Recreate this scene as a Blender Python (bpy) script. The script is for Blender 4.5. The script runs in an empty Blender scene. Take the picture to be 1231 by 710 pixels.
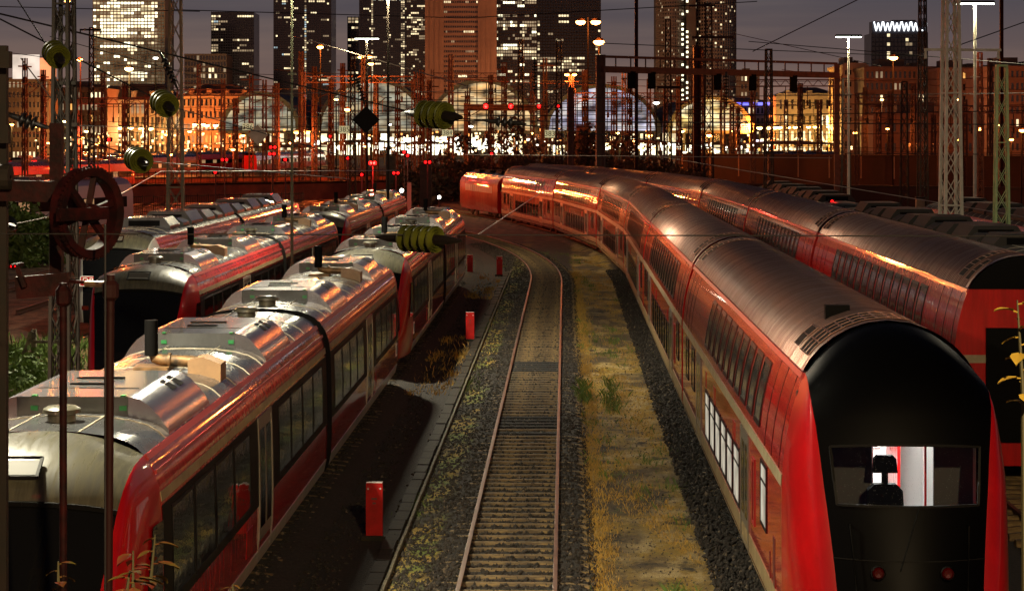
import bpy, math, random
import numpy as np
from mathutils import Vector, Matrix
R = math.radians
rnd = random.Random(7)
S = bpy.context.scene
COL = S.collection

# ------------------------------------------------------------------ camera
F, CX, HY, H = 2680.0, 615.5, 165.0, 7.0       # focal length and horizon in photo pixels, eye height in metres
YAW = R(1.357)                                  # the camera looks a little to the left of the tracks' direction
cam = bpy.data.cameras.new('camera')
cam.sensor_width = 36.0; cam.sensor_fit = 'HORIZONTAL'
cam.lens = 36.0 * F / 1231.0
cam.shift_y = -190.0 / 1231.0
cam.clip_start = 0.5; cam.clip_end = 9000
co = bpy.data.objects.new('camera', cam); COL.objects.link(co)
co.location = (0, 0, H); co.rotation_euler = (R(90), 0, YAW)
S.camera = co

# ------------------------------------------------------------------ world, sun, exposure
W = bpy.data.worlds.new('World'); S.world = W; W.use_nodes = True
nt = W.node_tree; nt.nodes.clear()
SUN_EL, SUN_ROT = R(3.0), R(205)                # low in the west, behind the camera
sky = nt.nodes.new('ShaderNodeTexSky'); sky.sky_type = 'NISHITA'
sky.sun_disc = False; sky.sun_elevation = SUN_EL; sky.sun_rotation = SUN_ROT
sky.air_density = 1.0; sky.dust_density = 0.6; sky.ozone_density = 2.5
bg = nt.nodes.new('ShaderNodeBackground'); bg.inputs[1].default_value = 0.05; sky.altitude = 0
tint = nt.nodes.new('ShaderNodeMix'); tint.data_type = 'RGBA'; tint.blend_type = 'MULTIPLY'
tint.inputs[0].default_value = 1.0; tint.inputs[7].default_value = (0.55, 0.32, 0.44, 1)
# bands of dusk cloud
tcw = nt.nodes.new('ShaderNodeTexCoord'); mpw = nt.nodes.new('ShaderNodeMapping')
mpw.inputs['Scale'].default_value = (2.2, 2.2, 38.0)
nzw = nt.nodes.new('ShaderNodeTexNoise'); nzw.inputs['Scale'].default_value = 1.6; nzw.inputs['Detail'].default_value = 5
rpw = nt.nodes.new('ShaderNodeValToRGB')
rpw.color_ramp.elements[0].position = 0.42; rpw.color_ramp.elements[0].color = (0.70, 0.74, 0.84, 1)
rpw.color_ramp.elements[1].position = 0.60; rpw.color_ramp.elements[1].color = (1, 1, 1, 1)
mlw = nt.nodes.new('ShaderNodeMix'); mlw.data_type = 'RGBA'; mlw.blend_type = 'MULTIPLY'; mlw.inputs[0].default_value = 1.0
wo = nt.nodes.new('ShaderNodeOutputWorld')
L_ = nt.links.new
L_(sky.outputs[0], tint.inputs[6]); L_(tcw.outputs['Generated'], mpw.inputs[0]); L_(mpw.outputs[0], nzw.inputs['Vector'])
L_(nzw.outputs['Fac'], rpw.inputs[0]); L_(tint.outputs[2], mlw.inputs[6]); L_(rpw.outputs[0], mlw.inputs[7])
# city glow low in the air, all round the horizon
sz = nt.nodes.new('ShaderNodeSeparateXYZ'); L_(tcw.outputs['Generated'], sz.inputs[0])
gr = nt.nodes.new('ShaderNodeValToRGB'); gr.color_ramp.interpolation = 'EASE'
gr.color_ramp.elements[0].position = 0.0; gr.color_ramp.elements[0].color = (0.46, 0.23, 0.15, 1)
gr.color_ramp.elements[1].position = 0.30; gr.color_ramp.elements[1].color = (0.004, 0.005, 0.008, 1)
e_ = gr.color_ramp.elements.new(0.032); e_.color = (0.125, 0.092, 0.086, 1)
e_ = gr.color_ramp.elements.new(0.068); e_.color = (0.062, 0.060, 0.070, 1)
L_(sz.outputs[2], gr.inputs[0])
mg = nt.nodes.new('ShaderNodeMix'); mg.data_type = 'RGBA'; mg.blend_type = 'MULTIPLY'; mg.inputs[0].default_value = 1.0
L_(gr.outputs[0], mg.inputs[6]); L_(rpw.outputs[0], mg.inputs[7])
bg2 = nt.nodes.new('ShaderNodeBackground'); bg2.inputs[1].default_value = 1.0; L_(mg.outputs[2], bg2.inputs[0])
ad = nt.nodes.new('ShaderNodeAddShader'); L_(bg.outputs[0], ad.inputs[0]); L_(bg2.outputs[0], ad.inputs[1])
L_(mlw.outputs[2], bg.inputs[0]); L_(ad.outputs[0], wo.inputs[0])

sl = bpy.data.lights.new('sun', 'SUN'); sl.energy = 0.08; sl.angle = R(5); sl.color = (1, 0.60, 0.36)
so = bpy.data.objects.new('sun', sl); COL.objects.link(so)
so.rotation_euler = (R(90) - SUN_EL, 0, R(180) - SUN_ROT + R(0))
S.view_settings.view_transform = 'Standard'; S.view_settings.look = 'None'
S.view_settings.exposure = 0.0; S.view_settings.gamma = 1.0
S.render.engine = 'CYCLES'
S.cycles.use_denoising = True
S.cycles.max_bounces = 6; S.cycles.diffuse_bounces = 2; S.cycles.glossy_bounces = 3
S.cycles.transparent_max_bounces = 8; S.cycles.sample_clamp_indirect = 4.0
S.cycles.caustics_reflective = False; S.cycles.caustics_refractive = False

# ------------------------------------------------------------------ helpers
RIGHT = Vector((math.cos(YAW), math.sin(YAW), 0)); FWD = Vector((-math.sin(YAW), math.cos(YAW), 0))
def at(px, d, py=None, z=0.0):
    """the place at depth d metres that the photo shows at column px (and row py, or at height z)"""
    p = RIGHT * ((px - CX) * d / F) + FWD * d
    p.z = z if py is None else H - (py - HY) * d / F
    return p

def mat(name, col, rough=0.6, metal=0.0, coat=0.0, var=None, vscale=3.0, stretch=(1, 1, 1), vlo=0.4, vhi=0.65,
        bump=0.0, bscale=30.0, bstretch=None, rvar=0.0, spec=0.5, coords='Object'):
    m = bpy.data.materials.new(name); m.use_nodes = True
    n = m.node_tree.nodes; l = m.node_tree.links.new; b = n['Principled BSDF']
    b.inputs['Base Color'].default_value = (*col, 1); b.inputs['Roughness'].default_value = rough
    b.inputs['Metallic'].default_value = metal; b.inputs['Coat Weight'].default_value = coat
    b.inputs['Coat Roughness'].default_value = 0.05; b.inputs['Specular IOR Level'].default_value = spec
    if var or bump or rvar:
        tc = n.new('ShaderNodeTexCoord'); mp = n.new('ShaderNodeMapping'); mp.inputs['Scale'].default_value = stretch
        l(tc.outputs[coords], mp.inputs[0])
        nz = n.new('ShaderNodeTexNoise'); nz.inputs['Scale'].default_value = vscale; nz.inputs['Detail'].default_value = 6
        nz.inputs['Roughness'].default_value = 0.65
        l(mp.outputs[0], nz.inputs['Vector'])
        if var:
            rp = n.new('ShaderNodeValToRGB')
            rp.color_ramp.elements[0].position = vlo; rp.color_ramp.elements[0].color = (*var, 1)
            rp.color_ramp.elements[1].position = vhi; rp.color_ramp.elements[1].color = (*col, 1)
            l(nz.outputs['Fac'], rp.inputs[0]); l(rp.outputs[0], b.inputs['Base Color'])
        if rvar:
            mr = n.new('ShaderNodeMapRange'); mr.inputs['From Min'].default_value = 0.35; mr.inputs['From Max'].default_value = 0.65
            mr.inputs['To Min'].default_value = rough + rvar; mr.inputs['To Max'].default_value = max(0.02, rough - rvar)
            l(nz.outputs['Fac'], mr.inputs[0]); l(mr.outputs[0], b.inputs['Roughness'])
        if bump:
            nb = n.new('ShaderNodeTexNoise'); nb.inputs['Scale'].default_value = bscale; nb.inputs['Detail'].default_value = 4
            mp2 = n.new('ShaderNodeMapping'); mp2.inputs['Scale'].default_value = bstretch or (1, 1, 1)
            l(tc.outputs[coords], mp2.inputs[0]); l(mp2.outputs[0], nb.inputs['Vector'])
            bp = n.new('ShaderNodeBump'); bp.inputs['Strength'].default_value = bump; bp.inputs['Distance'].default_value = 0.02
            l(nb.outputs['Fac'], bp.inputs['Height']); l(bp.outputs[0], b.inputs['Normal'])
            if coat: l(bp.outputs[0], b.inputs['Coat Normal'])
    return m

def emit(name, col, s, var=0.0, vscale=1.0, stretch=(1, 1, 1), col2=None):
    m = bpy.data.materials.new(name); m.use_nodes = True
    n = m.node_tree.nodes; l = m.node_tree.links.new; b = n['Principled BSDF']
    b.inputs['Base Color'].default_value = (0.02, 0.02, 0.02, 1); b.inputs['Roughness'].default_value = 0.3
    b.inputs['Emission Color'].default_value = (*col, 1); b.inputs['Emission Strength'].default_value = s
    if var:
        tc = n.new('ShaderNodeTexCoord'); mp = n.new('ShaderNodeMapping'); mp.inputs['Scale'].default_value = stretch
        nz = n.new('ShaderNodeTexNoise'); nz.inputs['Scale'].default_value = vscale; nz.inputs['Detail'].default_value = 3
        mr = n.new('ShaderNodeMapRange'); mr.inputs['From Min'].default_value = 0.35; mr.inputs['From Max'].default_value = 0.7
        mr.inputs['To Min'].default_value = s * (1 - var); mr.inputs['To Max'].default_value = s * (1 + var)
        l(tc.outputs['Object'], mp.inputs[0]); l(mp.outputs[0], nz.inputs['Vector']); l(nz.outputs['Fac'], mr.inputs[0])
        l(mr.outputs[0], b.inputs['Emission Strength'])
        if col2:
            rp = n.new('ShaderNodeValToRGB'); rp.color_ramp.elements[0].color = (*col, 1); rp.color_ramp.elements[1].color = (*col2, 1)
            rp.color_ramp.elements[0].position = 0.4; rp.color_ramp.elements[1].position = 0.6
            l(nz.outputs['Color'], rp.inputs[0]); l(rp.outputs[0], b.inputs['Emission Color'])
    return m

def glass_mat(name, tintc=(0.8, 0.85, 0.85), gl=0.25, specks=False):
    m = bpy.data.materials.new(name); m.use_nodes = True
    n = m.node_tree.nodes; l = m.node_tree.links.new; n.clear()
    o = n.new('ShaderNodeOutputMaterial'); t = n.new('ShaderNodeBsdfTransparent'); t.inputs[0].default_value = (*tintc, 1)
    g = n.new('ShaderNodeBsdfGlossy'); g.inputs['Roughness'].default_value = 0.03
    fr = n.new('ShaderNodeFresnel'); fr.inputs[0].default_value = 1.5
    mx = n.new('ShaderNodeMixShader'); l(fr.outputs[0], mx.inputs[0]); l(t.outputs[0], mx.inputs[1]); l(g.outputs[0], mx.inputs[2])
    last = mx
    if specks:
        tc = n.new('ShaderNodeTexCoord'); v = n.new('ShaderNodeTexVoronoi'); v.inputs['Scale'].default_value = 55
        l(tc.outputs['Object'], v.inputs['Vector'])
        sp = n.new('ShaderNodeSeparateColor'); l(v.outputs['Color'], sp.inputs[0])
        th = n.new('ShaderNodeMath'); th.operation = 'MULTIPLY'; th.inputs[1].default_value = 0.17; l(sp.outputs[0], th.inputs[0])
        lt = n.new('ShaderNodeMath'); lt.operation = 'LESS_THAN'; l(v.outputs['Distance'], lt.inputs[0]); l(th.outputs[0], lt.inputs[1])
        sc = n.new('ShaderNodeMath'); sc.operation = 'MULTIPLY'; sc.inputs[1].default_value = 0.4; l(lt.outputs[0], sc.inputs[0])
        df = n.new('ShaderNodeBsdfDiffuse'); df.inputs[0].default_value = (0.55, 0.55, 0.5, 1)
        m2 = n.new('ShaderNodeMixShader'); l(sc.outputs[0], m2.inputs[0]); l(mx.outputs[0], m2.inputs[1]); l(df.outputs[0], m2.inputs[2])
        last = m2
    l(last.outputs[0], o.inputs[0])
    return m

class MB:
    def __init__(s): s.v = []; s.f = []; s.m = []
    def add(s, vs, fs, mi=0):
        o = len(s.v); s.v += [tuple(p) for p in vs]; s.f += [tuple(i + o for i in f) for f in fs]; s.m += [mi] * len(fs); return s
    def quad(s, a, b, c, d, mi=0): return s.add([a, b, c, d], [(0, 1, 2, 3)], mi)
    def box(s, c, size, mi=0, M=None):
        x, y, z = size[0] / 2, size[1] / 2, size[2] / 2
        vs = [Vector((i, j, k)) for k in (-z, z) for j in (-y, y) for i in (-x, x)]
        c = Vector(c); vs = [(M @ v if M else v) + c for v in vs]
        return s.add(vs, [(0, 2, 3, 1), (4, 5, 7, 6), (0, 1, 5, 4), (2, 6, 7, 3), (0, 4, 6, 2), (1, 3, 7, 5)], mi)
    def span(s, a, b, mi=0):
        return s.box([(a[i] + b[i]) / 2 for i in range(3)], [abs(b[i] - a[i]) for i in range(3)], mi)
    def bar(s, p, q, w, h=None, mi=0):
        p, q = Vector(p), Vector(q); d = q - p; L = d.length
        if L < 1e-6: return s
        d.normalize(); up = Vector((0, 0, 1)) if abs(d.z) < 0.95 else Vector((0, 1, 0))
        x = d.cross(up).normalized(); z = x.cross(d)
        return s.box((p + q) / 2, (w, L, h or w), mi, Matrix((x, d, z)).transposed())
    def tube(s, pts, r, n=6, mi=0, caps=True):
        pts = [Vector(p) for p in pts]; rings = []
        for i, p in enumerate(pts):
            d = (pts[min(i + 1, len(pts) - 1)] - pts[max(i - 1, 0)]).normalized()
            up = Vector((0, 0, 1)) if abs(d.z) < 0.95 else Vector((0, 1, 0))
            x = d.cross(up).normalized(); z = x.cross(d); rr = r[i] if isinstance(r, (list, tuple)) else r
            rings.append([p + (x * math.cos(2 * math.pi * k / n) + z * math.sin(2 * math.pi * k / n)) * rr for k in range(n)])
        vs = [v for rg in rings for v in rg]; fs = []
        for i in range(len(rings) - 1):
            for k in range(n):
                fs.append((i * n + k, i * n + (k + 1) % n, (i + 1) * n + (k + 1) % n, (i + 1) * n + k))
        if caps: fs += [tuple(range(n))[::-1], tuple(range((len(rings) - 1) * n, len(rings) * n))]
        return s.add(vs, fs, mi)
    def grid(s, P, mi=0, close=False, skip=None):
        nr, nc = len(P), len(P[0]); vs = [p for row in P for p in row]; fs = []
        for i in range(nr - 1):
            for j in range(nc - 1 + (1 if close else 0)):
                if skip and skip(i, j): continue
                fs.append((i * nc + j, i * nc + (j + 1) % nc, (i + 1) * nc + (j + 1) % nc, (i + 1) * nc + j))
        return s.add(vs, fs, mi)
    def lathe(s, prof, c=(0, 0, 0), n=16, mi=0, M=None):
        P = []
        for r, z in prof:
            row = []
            for k in range(n):
                v = Vector((r * math.cos(2 * math.pi * k / n), r * math.sin(2 * math.pi * k / n), z))
                row.append((M @ v if M else v) + Vector(c))
            P.append(row)
        return s.grid(P, mi, close=True)
    def poly(s, pts, mi=0): return s.add(pts, [tuple(range(len(pts)))], mi)
    def prism(s, prof, y0, y1, mi=0):
        """a closed outline of (x, z) drawn out along y"""
        n = len(prof); vs = [(x, y0, z) for x, z in prof] + [(x, y1, z) for x, z in prof]
        fs = [(k, (k + 1) % n, n + (k + 1) % n, n + k) for k in range(n)] + [tuple(range(n))[::-1], tuple(range(n, 2 * n))]
        return s.add(vs, fs, mi)
    def mesh(s, name, mats, smooth=None):
        me = bpy.data.meshes.new(name); me.from_pydata(s.v, [], s.f); me.validate(); 
        for m in (mats if isinstance(mats, (list, tuple)) else [mats]): me.materials.append(m)
        if any(s.m) and len(me.polygons) == len(s.m): me.polygons.foreach_set('material_index', s.m)
        if smooth is not None:
            me.polygons.foreach_set('use_smooth', [True] * len(me.polygons)); me.set_sharp_from_angle(angle=R(smooth))
        me.update(); return me
    def build(s, name, mats, parent=None, smooth=None, loc=(0, 0, 0)):
        return obj(name, s.mesh(name, mats, smooth), parent, loc)

def obj(name, me, parent=None, loc=(0, 0, 0), rz=0.0):
    o = bpy.data.objects.new(name, me); COL.objects.link(o); o.parent = parent; o.location = loc; o.rotation_euler = (0, 0, rz); return o
def tag(o, label=None, cat=None, group=None, kind=None):
    for k, v in (('label', label), ('category', cat), ('group', group), ('kind', kind)):
        if v: o[k] = v
    return o
def thing(name, label, cat, loc=(0, 0, 0), rz=0.0, group=None):
    return tag(obj(name, None, None, loc, rz), label, cat, group)
KIDS = {}
def copy_tree(o, parent=None):
    c = o.copy(); COL.objects.link(c); c.parent = parent
    for ch in list(o.children): copy_tree(ch, c)
    return c
def clone(root, label, loc, rz=0.0, group=None, scale=None):
    c = copy_tree(root); c['label'] = label; c.location = loc; c.rotation_euler = (0, 0, rz)
    if group: c['group'] = group
    if scale: c.scale = scale
    return c
def light(name, kind, loc, power, col, size=0.3, parent=None, rot=None, sizey=None, spread=None):
    l = bpy.data.lights.new(name, kind); l.energy = power; l.color = col
    if kind == 'AREA':
        l.shape = 'RECTANGLE'; l.size = size; l.size_y = sizey or size
        if spread: l.spread = spread
    else: l.shadow_soft_size = size
    o = bpy.data.objects.new(name, l); COL.objects.link(o); o.location = loc; o.parent = parent
    if rot: o.rotation_euler = rot
    return o

# ------------------------------------------------------------------ materials
M = {}
M['red'] = mat('red_paint', (0.50, 0.005, 0.005), 0.45, coat=1.0, spec=.12, var=(0.34, 0.004, 0.004), vscale=2.2, stretch=(3, 3, 0.35), bump=0.035, bscale=1.6, bstretch=(2.5, 2.5, .6), rvar=0.08)
M['red_nose'] = mat('red_nose_paint', (0.42, 0.003, 0.005), 0.40, coat=0.6, spec=.12, var=(0.32, 0.003, 0.004), vscale=1.4, bump=0.03, bscale=2)
M['cream'] = mat('cream_paint', (0.55, 0.50, 0.40), 0.4, coat=0.4, var=(0.38, 0.33, 0.24), vscale=3, stretch=(2, 2, .4))
M['belt'] = mat('grimy_belt_paint', (0.40, 0.35, 0.22), 0.45, coat=.3, var=(0.26, .21, .12), vscale=3)
M['ochre'] = mat('dusty_ochre_stripe', (0.36, 0.27, 0.14), 0.5, coat=.3, var=(0.24, .17, .08), vscale=3)
M['ribbed'] = mat('ribbed_roof_metal', (0.33, 0.205, 0.165), 0.43, metal=0.9, var=(0.20, 0.105, 0.08), vscale=1.6, stretch=(.5, 3, .5), rvar=0.10)
M['rail_roof'] = mat('railcar_roof_paint', (0.115, 0.120, 0.125), 0.28, metal=0.5, coat=0.4, var=(0.065, 0.066, 0.066), vscale=1.8, stretch=(2, .5, 1), rvar=0.08)
M['nosecap'] = mat('nose_cap_paint', (0.095, 0.088, 0.056), 0.36, coat=0.5, var=(0.055, 0.05, 0.032), vscale=2.5, stretch=(5, .6, .6), vlo=.42, vhi=.6, rvar=.1)
M['fairing'] = mat('fairing_paint', (0.108, 0.112, 0.112), 0.24, metal=0.2, coat=0.6, var=(0.078, 0.080, 0.080), vscale=1.2, stretch=(2, .7, 1), rvar=0.03)
M['silver'] = mat('silver_sheet', (0.42, 0.42, 0.46), 0.24, metal=0.95, var=(0.36, 0.35, 0.37), vscale=1.2, rvar=0.02)
M['black'] = mat('black_paint', (0.0008, 0.0007, 0.0007), 0.45, coat=0.0, spec=.05)
M['matt_black'] = mat('matt_black', (0.003, 0.0027, 0.0025), 0.75, spec=.08)
M['rubber'] = mat('black_rubber', (0.005, 0.0045, 0.004), 0.6, spec=.15)
M['pane'] = mat('dark_window_glass', (0.006, 0.005, 0.004), 0.04, coat=0.0, bump=0.35, bscale=1.1, bstretch=(1, .8, 1.6), spec=0.2)
M['pane_grey'] = mat('upper_window_glass', (0.24, 0.235, 0.215), 0.10, coat=1.0, var=(0.015, 0.015, 0.015), vscale=3, stretch=(1, 1, .6), bump=0.25, bscale=2.0, spec=0.9)  # pale streaks in the glass colour imitate reflected sky and lamps
M['lit_pane'] = emit('lit_window_glass', (1.0, 0.90, 0.70), 0.46, var=0.5, vscale=2.2)
M['frame_red'] = mat('window_frame_red', (0.36, 0.02, 0.018), 0.5, coat=0.15)
M['steel_frame'] = mat('door_frame_metal', (0.30, 0.27, 0.22), 0.35, metal=0.7)
M['exhaust'] = mat('sooty_exhaust', (0.05, 0.035, 0.022), 0.55, metal=0.5, var=(0.25, 0.14, 0.06), vscale=5)
M['olive_box'] = mat('ochre_box', (0.34, 0.20, 0.10), 0.5, var=(0.25, 0.15, .08))
M['sticker_blue'] = mat('sticker_blue', (0.05, 0.16, 0.20), 0.5)
M['under'] = mat('underframe_grime', (0.018, 0.014, 0.011), 0.75, var=(0.04, 0.028, 0.018), vscale=4)
M['green_mark'] = mat('green_clasp', (0.01, 0.16, 0.04), 0.5)
M['white'] = mat('white_paint', (0.78, 0.77, 0.74), 0.45)
M['windscreen'] = glass_mat('windscreen_glass', (0.75, 0.78, 0.78), specks=True)
M['rail_steel'] = mat('rusty_rail', (0.10, 0.045, 0.028), 0.6, metal=0.4, var=(0.06, 0.03, 0.02), vscale=6)
M['rail_head'] = mat('worn_rail_head', (0.27, 0.185, 0.14), 0.42, metal=0.7, var=(0.17, 0.10, 0.07), vscale=3, stretch=(1, .3, 1))
M['sleeper'] = mat('weathered_sleeper', (0.23, 0.15, 0.055), 0.85, var=(0.07, 0.045, 0.02), vscale=5, stretch=(.6, 3, 1), bump=.4, bscale=25)
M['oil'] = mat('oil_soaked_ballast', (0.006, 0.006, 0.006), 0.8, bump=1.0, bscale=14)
M['stone'] = mat('dark_ballast_stone', (0.034, 0.024, 0.016), 0.9, var=(0.012, 0.009, 0.006), vscale=9)
M['stone_pale'] = mat('pale_ballast_stone', (0.15, 0.11, 0.07), 0.9, var=(0.06, 0.045, 0.03), vscale=9)
M['lid'] = mat('mossy_lid', (0.026, 0.017, 0.006), 0.9, var=(0.007, 0.005, 0.002), vscale=5, bump=.4, bscale=22)
M['concrete'] = mat('old_concrete', (0.13, 0.105, 0.06), 0.85, var=(0.035, 0.028, 0.016), vscale=4, bump=.3, bscale=20)
M['dry_grass'] = mat('dry_grass', (0.48, 0.28, 0.045), 0.8, var=(0.32, 0.19, 0.035), vscale=2)
M['green_grass'] = mat('green_grass', (0.10, 0.16, 0.018), 0.75, var=(0.06, 0.10, 0.012), vscale=2)
M['leaf'] = mat('bush_leaf', (0.10, 0.17, 0.020), 0.6, var=(0.05, 0.09, 0.012), vscale=1.2)
M['dark_leaf'] = mat('scrub_leaf', (0.075, 0.045, 0.016), 0.7, var=(0.04, 0.03, 0.012), vscale=.6)
M['yellow_leaf'] = mat('yellow_leaf', (0.20, 0.12, 0.01), 0.6, var=(.3, .2, .02))
M['stem'] = mat('plant_stem', (0.04, 0.035, 0.01), 0.7)
M['bark'] = mat('dark_bark', (0.05, 0.035, 0.025), 0.9)
M['post_red'] = mat('red_post_paint', (0.40, 0.008, 0.008), 0.6, spec=.15, var=(0.26, .008, .006), vscale=4)
M['post_mark'] = mat('post_marking', (0.10, 0.015, 0.01), 0.6)
M['post_cap'] = mat('post_cap', (0.45, 0.36, 0.34), 0.6)
M['mast_dark'] = mat('dark_mast_steel', (0.014, 0.012, 0.009), 0.7, spec=.2, var=(0.02, 0.013, .009), vscale=3)
M['mast_crowd'] = mat('sooty_mast_steel', (0.032, 0.013, 0.009), 0.75)
M['mast_rust'] = mat('rust_mast_steel', (0.075, 0.028, 0.018), 0.7, var=(0.035, .014, .01), vscale=2)
M['mast_pale'] = mat('pale_mast_paint', (0.58, 0.57, 0.46), 0.55, var=(0.42, .40, .32), vscale=2)
M['mast_green'] = mat('green_mast_paint', (0.30, 0.44, 0.19), 0.55, var=(0.2, .3, .13), vscale=2)
M['mast_olive'] = mat('olive_mast_paint', (0.11, 0.115, 0.06), 0.55, var=(0.06, .065, .035), vscale=2)
M['rust_red'] = mat('red_oxide_iron', (0.034, 0.003, 0.0025), 0.65, spec=.15, var=(0.008, 0.0016, 0.0014), vscale=5, bump=.3, bscale=18)
M['wire'] = mat('overhead_wire', (0.012, 0.010, 0.009), 0.6)
M['wire_pale'] = mat('pale_wire', (0.32, 0.28, 0.24), 0.45, metal=.5)
M['insul'] = mat('olive_glazed_porcelain', (0.075, 0.080, 0.010), 0.3, coat=0.3, var=(0.035, .038, .006), vscale=3)
M['insul_dark'] = mat('dark_glazed_porcelain', (0.008, 0.006, 0.005), 0.4, spec=.2)
M['soil'] = None
M['wall_brick'] = mat('retaining_wall_brick', (0.30, 0.075, 0.035), 0.8, var=(0.13, .035, .02), vscale=.3)
M['lamp_white'] = emit('floodlight_tube', (0.93, 1.0, 0.80), 14)
M['lamp_orange'] = emit('sodium_lamp', (1.0, 0.36, 0.07), 30)
M['lamp_yellow'] = emit('yellow_lamp', (1.0, 0.62, 0.18), 22)
M['lamp_cool'] = emit('white_lamp', (1.0, 0.93, 0.78), 20)
M['lamp_red'] = emit('red_signal_lamp', (1.0, 0.004, 0.006), 3.2)
M['lamp_green'] = emit('green_signal_lamp', (0.1, 1.0, 0.5), 2)
M['lit_warm'] = emit('lit_office_warm', (1.0, 0.80, 0.46), 1.5, var=.5, vscale=.25)
M['lit_white'] = emit('lit_office_white', (1.0, 0.93, 0.62), 2.6, var=.4, vscale=.25)
M['lit_dim'] = emit('lit_office_dim', (1.0, 0.72, 0.42), 0.34, var=.5, vscale=.3)
M['lit_cool'] = emit('lit_office_cool', (0.70, 0.92, 1.0), 0.55, var=.4, vscale=.3)
M['lit_orange'] = emit('lit_shop_orange', (1.0, 0.48, 0.12), 1.1, var=.5, vscale=.3)
M['half_pane'] = emit('half_lit_office_glass', (1.0, .74, .40), 0.10, var=.8, vscale=.2)
M['off_pane'] = mat('unlit_office_glass', (0.015, 0.016, 0.02), 0.12, spec=.8)
M['sign_white'] = emit('lit_sign_white', (0.90, 0.95, 1.0), 3.0)
M['sign_blue'] = emit('lit_sign_blue', (0.16, 0.16, 1.0), 2.2)
M['sign_plate'] = emit('lit_number_plate', (1.0, 0.86, 0.45), 0.45)
M['sign_text'] = mat('sign_text', (0.02, 0.015, 0.01), 0.7)

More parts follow.
